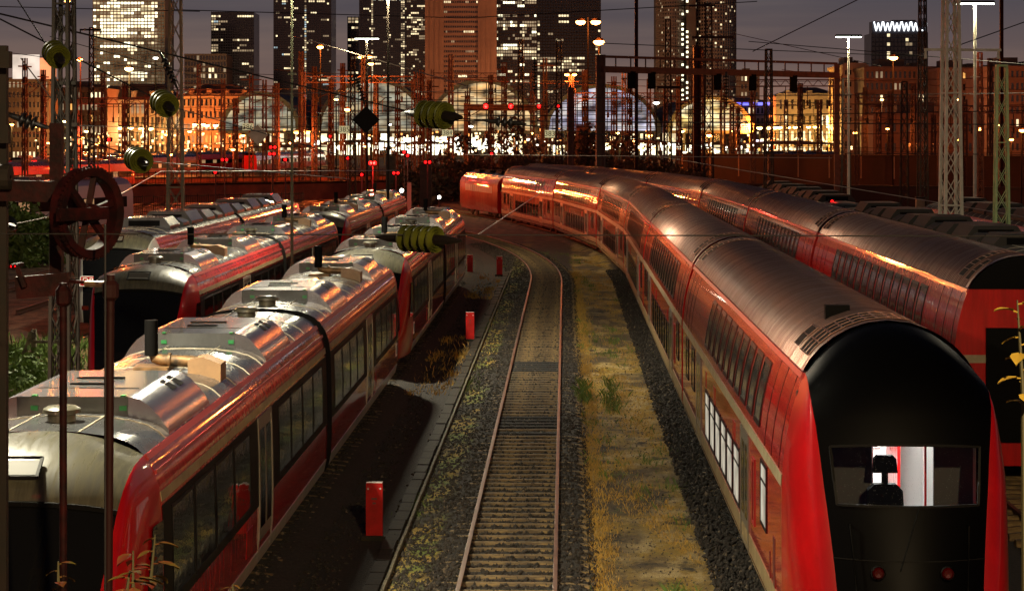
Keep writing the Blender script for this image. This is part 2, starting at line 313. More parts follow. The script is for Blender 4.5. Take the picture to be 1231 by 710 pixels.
# ------------------------------------------------------------------ ground
def ground_material():
    m = bpy.data.materials.new('yard_ground'); m.use_nodes = True
    n = m.node_tree.nodes; l = m.node_tree.links.new; b = n['Principled BSDF']; b.inputs['Roughness'].default_value = 0.92
    tc = n.new('ShaderNodeTexCoord'); sx = n.new('ShaderNodeSeparateXYZ'); l(tc.outputs['Object'], sx.inputs[0])
    def noise(sc, det=6, st=(1, 1, 1)):
        mp = n.new('ShaderNodeMapping'); mp.inputs['Scale'].default_value = st; l(tc.outputs['Object'], mp.inputs[0])
        z = n.new('ShaderNodeTexNoise'); z.inputs['Scale'].default_value = sc; z.inputs['Detail'].default_value = det
        z.inputs['Roughness'].default_value = .7; l(mp.outputs[0], z.inputs['Vector']); return z.outputs['Fac']
    def mth(op, a, c=None):
        q = n.new('ShaderNodeMath'); q.operation = op
        for i, v in enumerate((a, c)):
            if v is None: continue
            if hasattr(v, 'links'): l(v, q.inputs[i])
            else: q.inputs[i].default_value = v
        return q.outputs[0]
    def ramp(v, a, c, lo=0., hi=1.):
        q = n.new('ShaderNodeMapRange'); q.interpolation_type = 'SMOOTHSTEP'
        q.inputs['From Min'].default_value = a; q.inputs['From Max'].default_value = c
        q.inputs['To Min'].default_value = lo; q.inputs['To Max'].default_value = hi; l(v, q.inputs[0]); return q.outputs[0]
    def mixc(fac, a, c):
        q = n.new('ShaderNodeMix'); q.data_type = 'RGBA'; l(fac, q.inputs[0])
        for i, v in ((6, a), (7, c)):
            if hasattr(v, 'links'): l(v, q.inputs[i])
            else: q.inputs[i].default_value = (*v, 1)
        return q.outputs[2]
    fine = noise(14, 8); mid = noise(1.3, 6, (1, .55, 1)); big = noise(.35, 4, (1, .5, 1)); edge = noise(2.2, 6)
    ballast = mixc(ramp(fine, .38, .68), (0.004, 0.0032, 0.0025), (0.028, 0.019, 0.012))
    # trodden sandy path with dry grass between the centre track and the long red train
    sand = mixc(ramp(fine, .35, .65), (0.40, 0.30, 0.13), (0.60, 0.48, 0.24))
    grass = mixc(ramp(fine, .3, .7), (0.24, 0.15, 0.014), (0.46, 0.30, 0.035))
    dirt = mixc(ramp(fine, .35, .7), (0.035, 0.024, 0.012), (0.13, 0.088, 0.040))
    tiny = noise(55, 4); sand = mixc(ramp(tiny, .40, .62), (0.20, 0.14, 0.055), sand); grass = mixc(ramp(tiny, .36, .6), (0.12, 0.07, 0.01), grass)
    strip = mixc(ramp(mid, .45, .60), grass, sand)
    strip = mixc(ramp(big, .46, .60), strip, dirt)
    spotn = noise(.9, 7, (1, .7, 1)); strip = mixc(ramp(spotn, .53, .63), strip, ballast)
    strip = mixc(mth('MULTIPLY', ramp(mid, .42, .30), .8), strip, (.12, .15, .02))
    x2 = mth('ADD', sx.outputs[0], mth('MULTIPLY', mth('SUBTRACT', edge, .5), 1.1))
    msk = mth('MULTIPLY', ramp(x2, .28, .55), ramp(x2, 2.35, 2.65, 1., 0.))
    c = mixc(msk, ballast, strip)
    # patches of grass beside the cable trough
    x3 = mth('ADD', sx.outputs[0], mth('MULTIPLY', mth('SUBTRACT', edge, .5), .9))
    m3 = mth('MULTIPLY', mth('MULTIPLY', ramp(x3, -2.95, -2.75), ramp(x3, -2.35, -2.1, 1., 0.)), ramp(big, .40, .52))
    c = mixc(m3, c, mixc(ramp(mid, .42, .58), grass, (.10, .13, .015)))
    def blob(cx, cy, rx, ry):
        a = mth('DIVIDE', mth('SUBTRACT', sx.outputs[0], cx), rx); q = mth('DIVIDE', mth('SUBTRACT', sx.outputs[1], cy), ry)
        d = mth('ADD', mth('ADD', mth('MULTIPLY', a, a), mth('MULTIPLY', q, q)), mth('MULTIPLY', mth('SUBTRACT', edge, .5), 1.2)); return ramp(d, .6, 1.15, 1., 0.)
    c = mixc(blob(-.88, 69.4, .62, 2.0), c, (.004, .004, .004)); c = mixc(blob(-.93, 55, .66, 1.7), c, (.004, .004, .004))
    # rust-brown soil between the stones farther out, weeds on the left
    far = ramp(mth('ABSOLUTE', sx.outputs[0]), 12.5, 15)
    rust = mixc(ramp(mid, .4, .6), (0.055, 0.030, 0.018), (0.15, 0.085, 0.05))
    c = mixc(far, c, rust)
    yf = ramp(sx.outputs[1], 130, 170)
    c = mixc(yf, c, rust)
    l(c, b.inputs['Base Color'])
    bp = n.new('ShaderNodeBump'); bp.inputs['Strength'].default_value = .8; bp.inputs['Distance'].default_value = .05
    l(fine, bp.inputs['Height']); l(bp.outputs[0], b.inputs['Normal'])
    return m
M['soil'] = ground_material()
g = MB(); g.quad((-6000, -60, 0), (6000, -60, 0), (6000, 8000, 0), (-6000, 8000, 0))
tag(g.build('ground', M['soil'], loc=(0, 0, -0.22)), 'dark railway yard ground', kind='structure')

# ------------------------------------------------------------------ tracks
def path(X0, Y0, rad, s):
    if rad is None or s <= Y0: return X0, s, 0.0
    a = (s - Y0) / rad
    return X0 - rad * (1 - math.cos(a)), Y0 + rad * math.sin(a), a
T_C = (-0.906, 108, 240); T_R1 = (4.22, 107, 400); T_R2 = (9.26, 107, 405)
T_L1 = (-6.05, 112, 330); T_L2 = (-11.15, 150, 500); T_L3 = (-16.1, 170, None)
rail_sec_h = [(-.035, 0), (.035, 0), (.035, -.038), (-.035, -.038)]
def rail_mesh(tr, off, s0, s1, step):
    mb = MB(); n = int((s1 - s0) / step) + 1
    sec = [(-.036, -.002), (-.03, 0.0), (.03, 0.0), (.036, -.002), (.036, -.04), (.010, -.055), (.010, -.14), (.07, -.155), (.07, -.17), (-.07, -.17), (-.07, -.155), (-.010, -.14), (-.010, -.055), (-.036, -.04)]
    P = []
    for i in range(n + 1):
        s = s0 + (s1 - s0) * i / n; x, y, a = path(*tr, s)
        P.append([(x + math.cos(a) * (off + u), y + math.sin(a) * (off + u), w) for u, w in sec])
    k0 = len(mb.f); mb.grid(P, 0, close=True)
    ns = len(sec)
    mb.m = [1 if (j % ns) in (0, 1, 2) else 0 for j in range(len(mb.f))]
    return mb
def sleeper_mb():
    mb = MB(); P = []
    for x, zt in ((-1.3, -.105), (-1.0, -.075), (-.5, -.066), (0, -.070), (.5, -.066), (1.0, -.075), (1.3, -.105)):
        P.append([(x, -.13, -.24), (x, -.10, zt - .035), (x, -.06, zt), (x, .06, zt), (x, .10, zt - .035), (x, .13, -.24)])
    mb.grid(P); mb.poly(P[0]); mb.poly(P[-1][::-1]); return mb
SLEEPER = sleeper_mb().mesh('sleeper', M['sleeper']); DARK_SLEEPER = sleeper_mb().mesh('sleeper', M['oil'])  # much darker copy of the sleeper, used in two patches of the track
def track(name, label, tr, s0, s1, step, sleepers=True, single=None, rails=True):
    root = tag(obj(name, None), label, kind='structure')
    for off in (-.7525, .7525): rail_mesh(tr, off, s0, s1, step).build('rail', [M['rail_steel'], M['rail_head']], root)
    if sleepers:
        mb = MB(); s = s0; k = 0; base = sleeper_mb()
        while s < s1:
            x, y, a = path(*tr, s); j = rnd.uniform(-.012, .012)
            if single and s < single:
                o = obj('sleeper', DARK_SLEEPER if (abs(s - 69.4) < 1.9 + rnd.uniform(-.9, .9) or abs(s - 55) < 1.5 + rnd.uniform(-.8, .8)) else SLEEPER, root, (x, y + rnd.uniform(-.02, .02), rnd.uniform(-.008, .004)), a + j)
            else:
                ca, sa = math.cos(a + j), math.sin(a + j)
                mb.add([(x + ca * p[0] - sa * p[1], y + sa * p[0] + ca * p[1], p[2]) for p in base.v], base.f)
            s += .6
        if mb.v: tag(mb.build('far_sleepers', M['sleeper'], root), kind='stuff')
    return root
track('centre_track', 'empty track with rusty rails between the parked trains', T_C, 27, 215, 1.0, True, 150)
track('red_coach_track', 'track under the long red coaches', T_R1, 24, 230, 1.5)
track('second_coach_track', 'track under the second row of red coaches', T_R2, 24, 230, 1.5)
for k, t in enumerate((T_L1, T_L2, T_L3)): track('railcar_track', 'track under the parked railcars', t, 20, 230, 2.0)
track('dark_side_track', 'track on the dark right side', (14.4, 400, None), 30, 400, 5)
for x0, ang in ((-21.5, None), (-26.6, None), (-32, None), (-38, None), (-43.5, None), (-49, None)):
    track('yard_track', 'track of the lit yard on the left', (x0, 220, 1500), 90, 600, 8, sleepers=False)
# throat tracks that fan across the orange-lit ground ahead
for k in range(7):
    a = [at(300 + 22 * k, 235, z=0), at(470 + 26 * k, 430, z=0)]
    root = tag(obj('throat_track', None), 'track fanning out before the station', kind='structure')
    for off in (-.75, .75):
        mb = MB(); d = (a[1] - a[0]).normalized(); nrm = Vector((d.y, -d.x, 0))
        mb.bar(a[0] + nrm * off + Vector((0, 0, -.08)), a[1] + nrm * off + Vector((0, 0, -.08)), .09, .16)
        mb.build('rail', M['rail_head'], root)

# the raised ballast bed of the centre track
def bed(tr, s0, s1, mtl, sec=((-2.1, -.235), (-1.75, -.14), (-1.25, -.085), (-.86, -.075), (-.66, -.115), (0, -.112), (.66, -.115), (.86, -.075), (1.15, -.09), (1.5, -.235))):
    mb = MB(); P = []; r = random.Random(9); s_ = s0
    while s_ < s1:
        x, y, a = path(*tr, s_); P.append([(x + math.cos(a) * (u + (r.uniform(-.03, .03) if abs(u) > 1 else 0)), y + math.sin(a) * u, w + r.uniform(-.012, .012)) for u, w in sec]); s_ += .5
    mb.grid([row[::-1] for row in P]); return tag(mb.build('ballast_bed', mtl, None, 60), 'dark ballast bed of a track', kind='structure')
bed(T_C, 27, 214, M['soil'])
for tr_k in (T_R1, T_L1, T_L2): bed(tr_k, 24, 200, M['soil'], ((-1.72, -.235), (-1.5, -.15), (-1.2, -.09), (-.86, -.075), (-.66, -.115), (.66, -.115), (.86, -.075), (1.2, -.09), (1.5, -.15), (1.8, -.235)))
BED = np.array([(-2.1, -.235), (-1.75, -.14), (-1.25, -.085), (-.86, -.075), (-.66, -.115), (0, -.112), (.66, -.115), (.86, -.075), (1.15, -.09), (1.5, -.235)])
# ballast stones (loose, countless), grass blades
def scatter_stones(n, xr, yr, rmin, rmax, mats, name, keep=None, tr=None, bedded=False):
    r = np.random.default_rng(n + 5)
    X = r.uniform(xr[0], xr[1], n); Y = yr[0] + (yr[1] - yr[0]) * r.random(n) ** 1.6
    if keep is not None: k = keep(X, Y, r); X, Y = X[k], Y[k]
    n = len(X); base = np.array([(1, 0, 0), (-1, 0, 0), (0, 1, 0), (0, -1, 0), (0, 0, 1), (0, 0, -.6)], float)
    tri = np.array([(0, 2, 4), (2, 1, 4), (1, 3, 4), (3, 0, 4), (2, 0, 5), (1, 2, 5), (3, 1, 5), (0, 3, 5)])
    XL = X.copy()
    if tr is not None:
        xx = np.empty(n); yy = np.empty(n)
        for i in range(n):
            x, y, a = path(*tr, Y[i]); xx[i] = x + math.cos(a) * X[i]; yy[i] = y + math.sin(a) * X[i]
        X, Y = xx, yy
    sz = r.uniform(rmin, rmax, (n, 1, 1)) * r.uniform(.6, 1.3, (n, 1, 3)); jit = r.normal(0, .18, (n, 6, 3))
    ang = r.uniform(0, 6.283, n); ca, sa = np.cos(ang), np.sin(ang)
    V = (base[None] + jit) * sz; V2 = V.copy()
    V2[..., 0] = V[..., 0] * ca[:, None] - V[..., 1] * sa[:, None]; V2[..., 1] = V[..., 0] * sa[:, None] + V[..., 1] * ca[:, None]
    V2[..., 0] += X[:, None]; V2[..., 1] += Y[:, None]; V2[..., 2] += (np.interp(XL, BED[:, 0], BED[:, 1]) + r.uniform(-.02, .018, n) if bedded else -.215 + r.uniform(0, .05, n))[:, None]
    T = (tri[None] + (np.arange(n) * 6)[:, None, None]).reshape(-1, 3)
    me = np_mesh(name, V2.reshape(-1, 3), T, mats)
    if len(mats) > 1: me.polygons.foreach_set('material_index', np.repeat((r.random(n) < .07).astype(np.int32), 8))
    return tag(obj(name, me), kind='stuff')
def np_mesh(name, V, T, mats):
    me = bpy.data.meshes.new(name); me.vertices.add(len(V)); me.vertices.foreach_set('co', V.astype(np.float32).ravel())
    k = T.shape[1]; me.loops.add(T.size); me.loops.foreach_set('vertex_index', T.astype(np.int32).ravel())
    me.polygons.add(len(T)); me.polygons.foreach_set('loop_start', np.arange(0, T.size, k, dtype=np.int32))
    for m in mats: me.materials.append(m)
    me.update(calc_edges=True); me.validate(); return me
scatter_stones(46000, (-2.0, 1.45), (28, 150), .020, .050, [M['stone'], M['stone_pale']], 'ballast_stones', tr=T_C, bedded=True)
scatter_stones(13000, (-1.85, -1.0), (28, 120), .022, .055, [M['stone'], M['stone_pale']], 'ballast_shoulder_stones', tr=T_R1, bedded=True)
scatter_stones(5000, (2.8, 5.0), (28, 110), .022, .055, [M['stone'], M['stone_pale']], 'ballast_wayside_stones', tr=T_L1)
scatter_stones(8000, (1.0, 2.4), (26, 110), .022, .055, [M['stone'], M['stone_pale']], 'ballast_left_stones', tr=T_L1, bedded=True)
scatter_stones(4500, (1.2, 3.4), (28, 95), .008, .026, [M['stone_pale'], M['stone']], 'path_pebbles', tr=T_C)

def blades(n, xr, yr, hmin, hmax, mats, name, keep=None, w=.012, tr=None, base_z=-.22):
    r = np.random.default_rng(n + 11)
    X = r.uniform(xr[0], xr[1], n); Y = yr[0] + (yr[1] - yr[0]) * r.random(n) ** 1.3
    # tufts
    nc = max(8, n // 60); cx = r.uniform(xr[0], xr[1], nc); cy = yr[0] + (yr[1] - yr[0]) * r.random(nc) ** 1.3
    pick = r.integers(0, nc, n); tuft = r.random(n) < .75
    X = np.where(tuft, cx[pick] + r.normal(0, .13, n), X); Y = np.where(tuft, cy[pick] + r.normal(0, .45, n), Y)
    if keep is not None: k = keep(X, Y, r); X, Y = X[k], Y[k]; n = len(X)
    if tr is not None:
        P = np.array([path(*tr, s) for s in Y]); X, Y = P[:, 0] + np.cos(P[:, 2]) * X, P[:, 1] + np.sin(P[:, 2]) * X
    h = r.uniform(hmin, hmax, n); a = r.uniform(0, 6.283, n); lean = r.uniform(.1, .8, n) * h; b = r.uniform(0, 6.283, n)
    dx, dy = np.cos(a) * w, np.sin(a) * w
    V = np.stack([np.stack([X - dx, Y - dy, np.full(n, base_z)], 1), np.stack([X + dx, Y + dy, np.full(n, base_z)], 1),
                  np.stack([X + dx * .6 + np.cos(b) * lean * .4, Y + dy * .6 + np.sin(b) * lean * .4, base_z + h * .6], 1),
                  np.stack([X + np.cos(b) * lean, Y + np.sin(b) * lean, base_z + h], 1)], 1).reshape(-1, 3)
    T = (np.array([(0, 1, 2), (0, 2, 3)])[None] + (np.arange(n) * 4)[:, None, None]).reshape(-1, 3)
    return tag(obj(name, np_mesh(name, V, T, mats)), kind='stuff')
blades(34000, (1.10, 1.75), (29, 120), .02, .11, [M['dry_grass']], 'dry_grass', tr=T_C, w=.005)
blades(24000, (1.8, 3.5), (29, 130), .02, .10,  [M['dry_grass']], 'trampled_grass', tr=T_C, w=.005, keep=lambda X, Y, r: np.sin(Y * .35 + X * 2.1) + np.sin(Y * .13) > -.2)
blades(5000, (1.2, 3.3), (32, 140), .03, .16, [M['green_grass']], 'green_grass', tr=T_C, keep=lambda X, Y, r: np.sin(Y * .23 + X) > -.1, w=.009)
blades(260, (2.50, 2.72), (33.6, 35), .08, .36, [M['green_grass']], 'green_tuft_grass', tr=T_C, w=.007)
blades(420, (1.25, 1.55), (60, 66), .06, .30, [M['green_grass']], 'green_tuft_grass', tr=T_C, w=.008)
blades(420, (2.0, 2.35), (58, 67), .06, .26, [M['green_grass']], 'green_tuft_grass', tr=T_C, w=.008)
blades(300, (-1.9, -1.6), (62, 70), .05, .22, [M['green_grass']], 'green_tuft_grass', tr=T_C, w=.008)
blades(15000, (-2.0, -1.5), (30, 125), .02, .10, [M['dry_grass']], 'trough_side_grass', tr=T_C, w=.005, keep=lambda X, Y, r: np.sin(Y * .21) + np.sin(Y * .083 + 1) > -.15)
blades(5000, (-2.05, -1.5), (40, 125), .03, .14, [M['green_grass']], 'trough_side_green_grass', tr=T_C, w=.005, keep=lambda X, Y, r: np.sin(Y * .31) > .2)
blades(2500, (-3.6, -2.3), (55, 120), .05, .2, [M['dry_grass']], 'wayside_grass', tr=T_C, keep=lambda X, Y, r: np.sin(Y * .17 + 2) > 0)
blades(14000, (-22, -12.9), (55, 78), .08, .55, [M['green_grass']], 'track_weeds', w=.035)

# cable trough with concrete lids
trough = tag(obj('cable_trough', None), 'concrete lidded cable trough beside the dark ground', kind='structure')
LID = MB().box((0, 0, 0), (.24, .96, .07)).mesh('lid', M['lid'])
LID2 = MB().box((0, 0, 0), (.05, .98, .14)).mesh('kerb_stone', M['concrete'])
y = 29.0
while y < 119:
    obj('lid', LID, trough, (-3.08 + rnd.uniform(-.015, .015), y, -.16 + rnd.uniform(-.012, .012)), rnd.uniform(-.012, .012))
    obj('kerb_stone', LID2, trough, (-2.865 + rnd.uniform(-.006, .006), y + .2, -.15), rnd.uniform(-.006, .006)); y += 1.0

# red marker posts
def red_post():
    t = thing('marker_post', 'nearest red marker post beside the cable trough', 'marker post', group='red marker posts along the trough')
    mb = MB(); mb.prism([(-.15, -.22), (.15, -.22), (.15, .78), (.13, .80), (-.13, .80), (-.15, .78)], -.06, .06); mb.build('post', M['post_red'], t)
    MB().box((0, 0, .806), (.29, .12, .012)).build('cap', M['post_cap'], t)
    mb = MB()
    for z0, w in ((.52, .10), (.44, .06)): mb.box((0, -.0625, z0), (w, .005, .035))
    mb.build('number_mark', M['post_mark'], t)
    for x in (-.11, .11): MB().lathe([(.001, .012), (.016, .01), (.02, 0)], (x, -.062, .70), 8, 0, Matrix.Rotation(R(90), 3, 'X')).build('bolt', M['post_cap'], t)
    MB().box((0, 0, -.19), (.46, .30, .10)).build('footing', M['lid'], t)
    return t
p0 = red_post(); p0.location = (-3.42, 40, 0)
clone(p0, 'second red marker post beyond the nearest one, near the black ground', (-3.36, 79, 0))
clone(p0, 'far red marker post by the curve of the empty track', (-3.40, 116, 0))
clone(p0, 'far red marker post partly behind the end of the near railcar', (-5.0, 117.5, 0))

# ------------------------------------------------------------------ double-deck coaches
PROF_D = [(1.28, .36), (1.385, .62), (1.39, 1.2), (1.39, 2.0), (1.388, 2.45), (1.372, 2.75), (1.33, 3.08), (1.265, 3.40), (1.185, 3.68), (1.09, 3.93)]
ROOF_D = [(1.09, 3.93), (1.0, 4.08), (.87, 4.23), (.70, 4.37), (.50, 4.48), (.27, 4.56), (0, 4.59)]
PROF_L = [(1.34, .48), (1.40, .75), (1.415, 1.2), (1.415, 1.7), (1.405, 2.3), (1.39, 2.7), (1.36, 2.95), (1.29, 3.16), (1.18, 3.33)]
ROOF_L = [(1.18, 3.33), (1.08, 3.42), (.95, 3.49), (.75, 3.545), (.4, 3.59), (0, 3.60)]
def px_at(prof, z):
    for (x0, z0), (x1, z1) in zip(prof, prof[1:]):
        if z0 <= z <= z1: return x0 + (x1 - x0) * (z - z0) / (z1 - z0)
    return prof[-1][0] if z > prof[-1][1] else prof[0][0]
def nrm_at(prof, z):
    e = .03; dx = px_at(prof, min(z + e, prof[-1][1])) - px_at(prof, max(z - e, prof[0][1])); dz = min(z + e, prof[-1][1]) - max(z - e, prof[0][1])
    l = math.hypot(dx, dz); return dz / l, -dx / l
def patch(mb, prof, side, y0, y1, z0, z1, off, nz=1, mi=0, ny=1):
    P = []
    for i in range(nz + 1):
        z = z0 + (z1 - z0) * i / nz; x = px_at(prof, z); nx, nzz = nrm_at(prof, z)
        P.append([(side * (x + nx * off), y0 + (y1 - y0) * j / ny, z + nzz * off) for j in range(ny + 1)])
    if side > 0: P = [row for row in P]
    else: P = P[::-1]
    return mb.grid(P, mi)
def slab(mb, prof, side, y0, y1, z0, z1, off, nz=1, mi=0):
    """a raised piece on the body side: its face and its rim"""
    patch(mb, prof, side, y0, y1, z0, z1, off, nz, mi)
    def pt(y, z, o):
        x = px_at(prof, z); nx, nzz = nrm_at(prof, z); return (side * (x + nx * o), y, z + nzz * o)
    for ya in (y0, y1):
        for i in range(nz):
            za, zb = z0 + (z1 - z0) * i / nz, z0 + (z1 - z0) * (i + 1) / nz
            mb.quad(pt(ya, za, off), pt(ya, zb, off), pt(ya, zb, -.01), pt(ya, za, -.01), mi)
    for z in (z0, z1): mb.quad(pt(y0, z, off), pt(y1, z, off), pt(y1, z, -.01), pt(y0, z, -.01), mi)
    return mb
WCACHE = {}
def window(parent, key, prof, side, y, w, z0, z1, frame_m, pane_m, ft=.05, nz=4, fo=.016, po=.006, name='window', split=None):
    """a framed window on the body side (frame mesh, pane as its sub-part), centred at y; alike ones share their meshes"""
    k = (key, side, w, z0, z1, frame_m.name, pane_m.name)
    if k not in WCACHE:
        fr = MB(); h = w / 2
        slab(fr, prof, side, -h, -h + ft, z0, z1, fo, nz); slab(fr, prof, side, h - ft, h, z0, z1, fo, nz)
        slab(fr, prof, side, -h + ft, h - ft, z0, z0 + ft, fo, 1); slab(fr, prof, side, -h + ft, h - ft, z1 - ft, z1, fo, 1)
        if split: slab(fr, prof, side, -h + ft, h - ft, split - .02, split + .02, fo - .004, 1)
        pa = MB(); patch(pa, prof, side, -h + ft * .5, h - ft * .5, z0 + ft * .5, z1 - ft * .5, po, nz)
        WCACHE[k] = (fr.mesh(name, frame_m), pa.mesh('pane', pane_m, 40))
    f, p = WCACHE[k]
    o = obj(name, f, parent, (0, y, 0)); obj('pane', p, o); return o
def door(parent, key, prof, side, y, w, z0, z1, mframe, mglass, name='door', leaves=2, red=None):
    k = ('door', key, side, w, z0, z1, name, mframe.name)
    if k not in WCACHE:
        fr = MB(); h = w / 2; t = .075
        slab(fr, prof, side, -h, -h + t, z0, z1, .022, 6); slab(fr, prof, side, h - t, h, z0, z1, .022, 6)
        slab(fr, prof, side, -h + t, h - t, z1 - t, z1, .022, 1)
        lf = MB(); lw = (w - 2 * t) / leaves; gl = MB()
        for i in range(leaves):
            a = -h + t + lw * i + .008; b = a + lw - .016
            slab(lf, prof, side, a, b, z0, z1 - t, .008, 6); patch(gl, prof, side, a + .09, b - .09, z0 + .45, z1 - .2, .014, 5)
        WCACHE[k] = (fr.mesh(name, mframe), lf.mesh('leaf', red or mframe), gl.mesh('glass', mglass))
    f, lf, gl = WCACHE[k]
    o = obj(name, f, parent, (0, y, 0)); obj('door_panel', lf, o); obj('glass', gl, o); return o
def shell(prof, y0, y1, ends=True, zcap=None):
    mb = MB()
    for s in (-1, 1):
        P = [[(s * x, y, z) for x, z in prof] for y in (y0, y1)]
        mb.grid(P if s > 0 else P[::-1])
    if ends:
        ring = [(x, z) for x, z in prof] + [(-x, z) for x, z in prof[::-1]]
        for y, f in ((y0, 1), (y1, -1)): mb.poly([(x, y, z) for x, z in ring][::f])
    mb.quad((-prof[0][0], y0, prof[0][1]), (-prof[0][0], y1, prof[0][1]), (prof[0][0], y1, prof[0][1]), (prof[0][0], y0, prof[0][1]))
    return mb
def full(roof): return [(x, z) for x, z in roof] + [(-x, z) for x, z in roof[-2::-1]]
def ribbed_roof(y0, y1, pitch=.17, depth=.026):
    mb = MB(); r = full(ROOF_D); P = []; n = int((y1 - y0) / pitch * 4); 
    for i in range(n + 1):
        y = y0 + (y1 - y0) * i / n; q = i % 4; d = depth if q in (1, 2) else 0
        if i < 6 or i > n - 6: d = depth
        P.append([(x * (1 + d * .9), y, z + d) for x, z in r])
    mb.grid(P); return mb
def bogie(parent, y, prof_w=1.0, name='bogie'):
    mb = MB()
    for s in (-1, 1):
        mb.box((s * 1.05, y, .55), (.16, 3.0, .22)); mb.box((s * 1.05, y, .78), (.2, .7, .2))
        for dy in (-1.25, 1.25):
            mb.lathe([(.02, -.06), (.40, -.06), (.46, -.03), (.46, .05), (.2, .06), (.02, .06)], (s * .76, y + dy, .43), 18, 0, Matrix.Rotation(R(90), 3, 'Y'))
            mb.box((s * 1.08, y + dy, .46), (.16, .32, .32))
    return mb.build(name, M['under'], parent)
def roof_grille(parent, y, w=.30, n=9, x0=-.98, x1=.1, long_=False, name='roof_vent'):
    """slotted vent let into the left half of the roof: frame and slats with open slots between them"""
    prof = sorted(ROOF_D, key=lambda p: -p[0])
    def rp(x, o):
        xs = abs(x)
        for (xa, za), (xb, zb) in zip(ROOF_D, ROOF_D[1:]):
            if xb <= xs <= xa:
                t = (xs - xb) / (xa - xb); nx, nz = (za - zb), (xa - xb)
                nx, nz = (zb - za), (xa - xb); l = math.hypot(nx, nz)
                return Vector((math.copysign(1, x) * (xs + nx / l * o), 0, zb + (za - zb) * t + nz / l * o))
        return Vector((x, 0, ROOF_D[-1][1] + o))
    bk = MB(); m = 14; xs = [x0 + (x1 - x0) * i / m for i in range(m + 1)]
    bk.grid([[rp(x, .040) + Vector((0, y + s * w, 0)) for x in xs] for s in (-.5, .5)])
    o = bk.build(name, M['matt_black'], parent)
    sl = MB()
    for i in range(n + 1):
        x = x0 + (x1 - x0) * i / n
        sl.bar(rp(x, .044) + Vector((0, y - w / 2, 0)), rp(x, .044) + Vector((0, y + w / 2, 0)), .030, .006)
    rows = 3 if long_ else 1
    for k in range(rows + 1):
        yy = y - w / 2 + w * k / rows
        for a, b in zip(xs, xs[1:]): sl.bar(rp(a, .045) + Vector((0, yy, 0)), rp(b, .045) + Vector((0, yy, 0)), .030, .006)
    sl.build('slat', M['ribbed'], o)
    return o

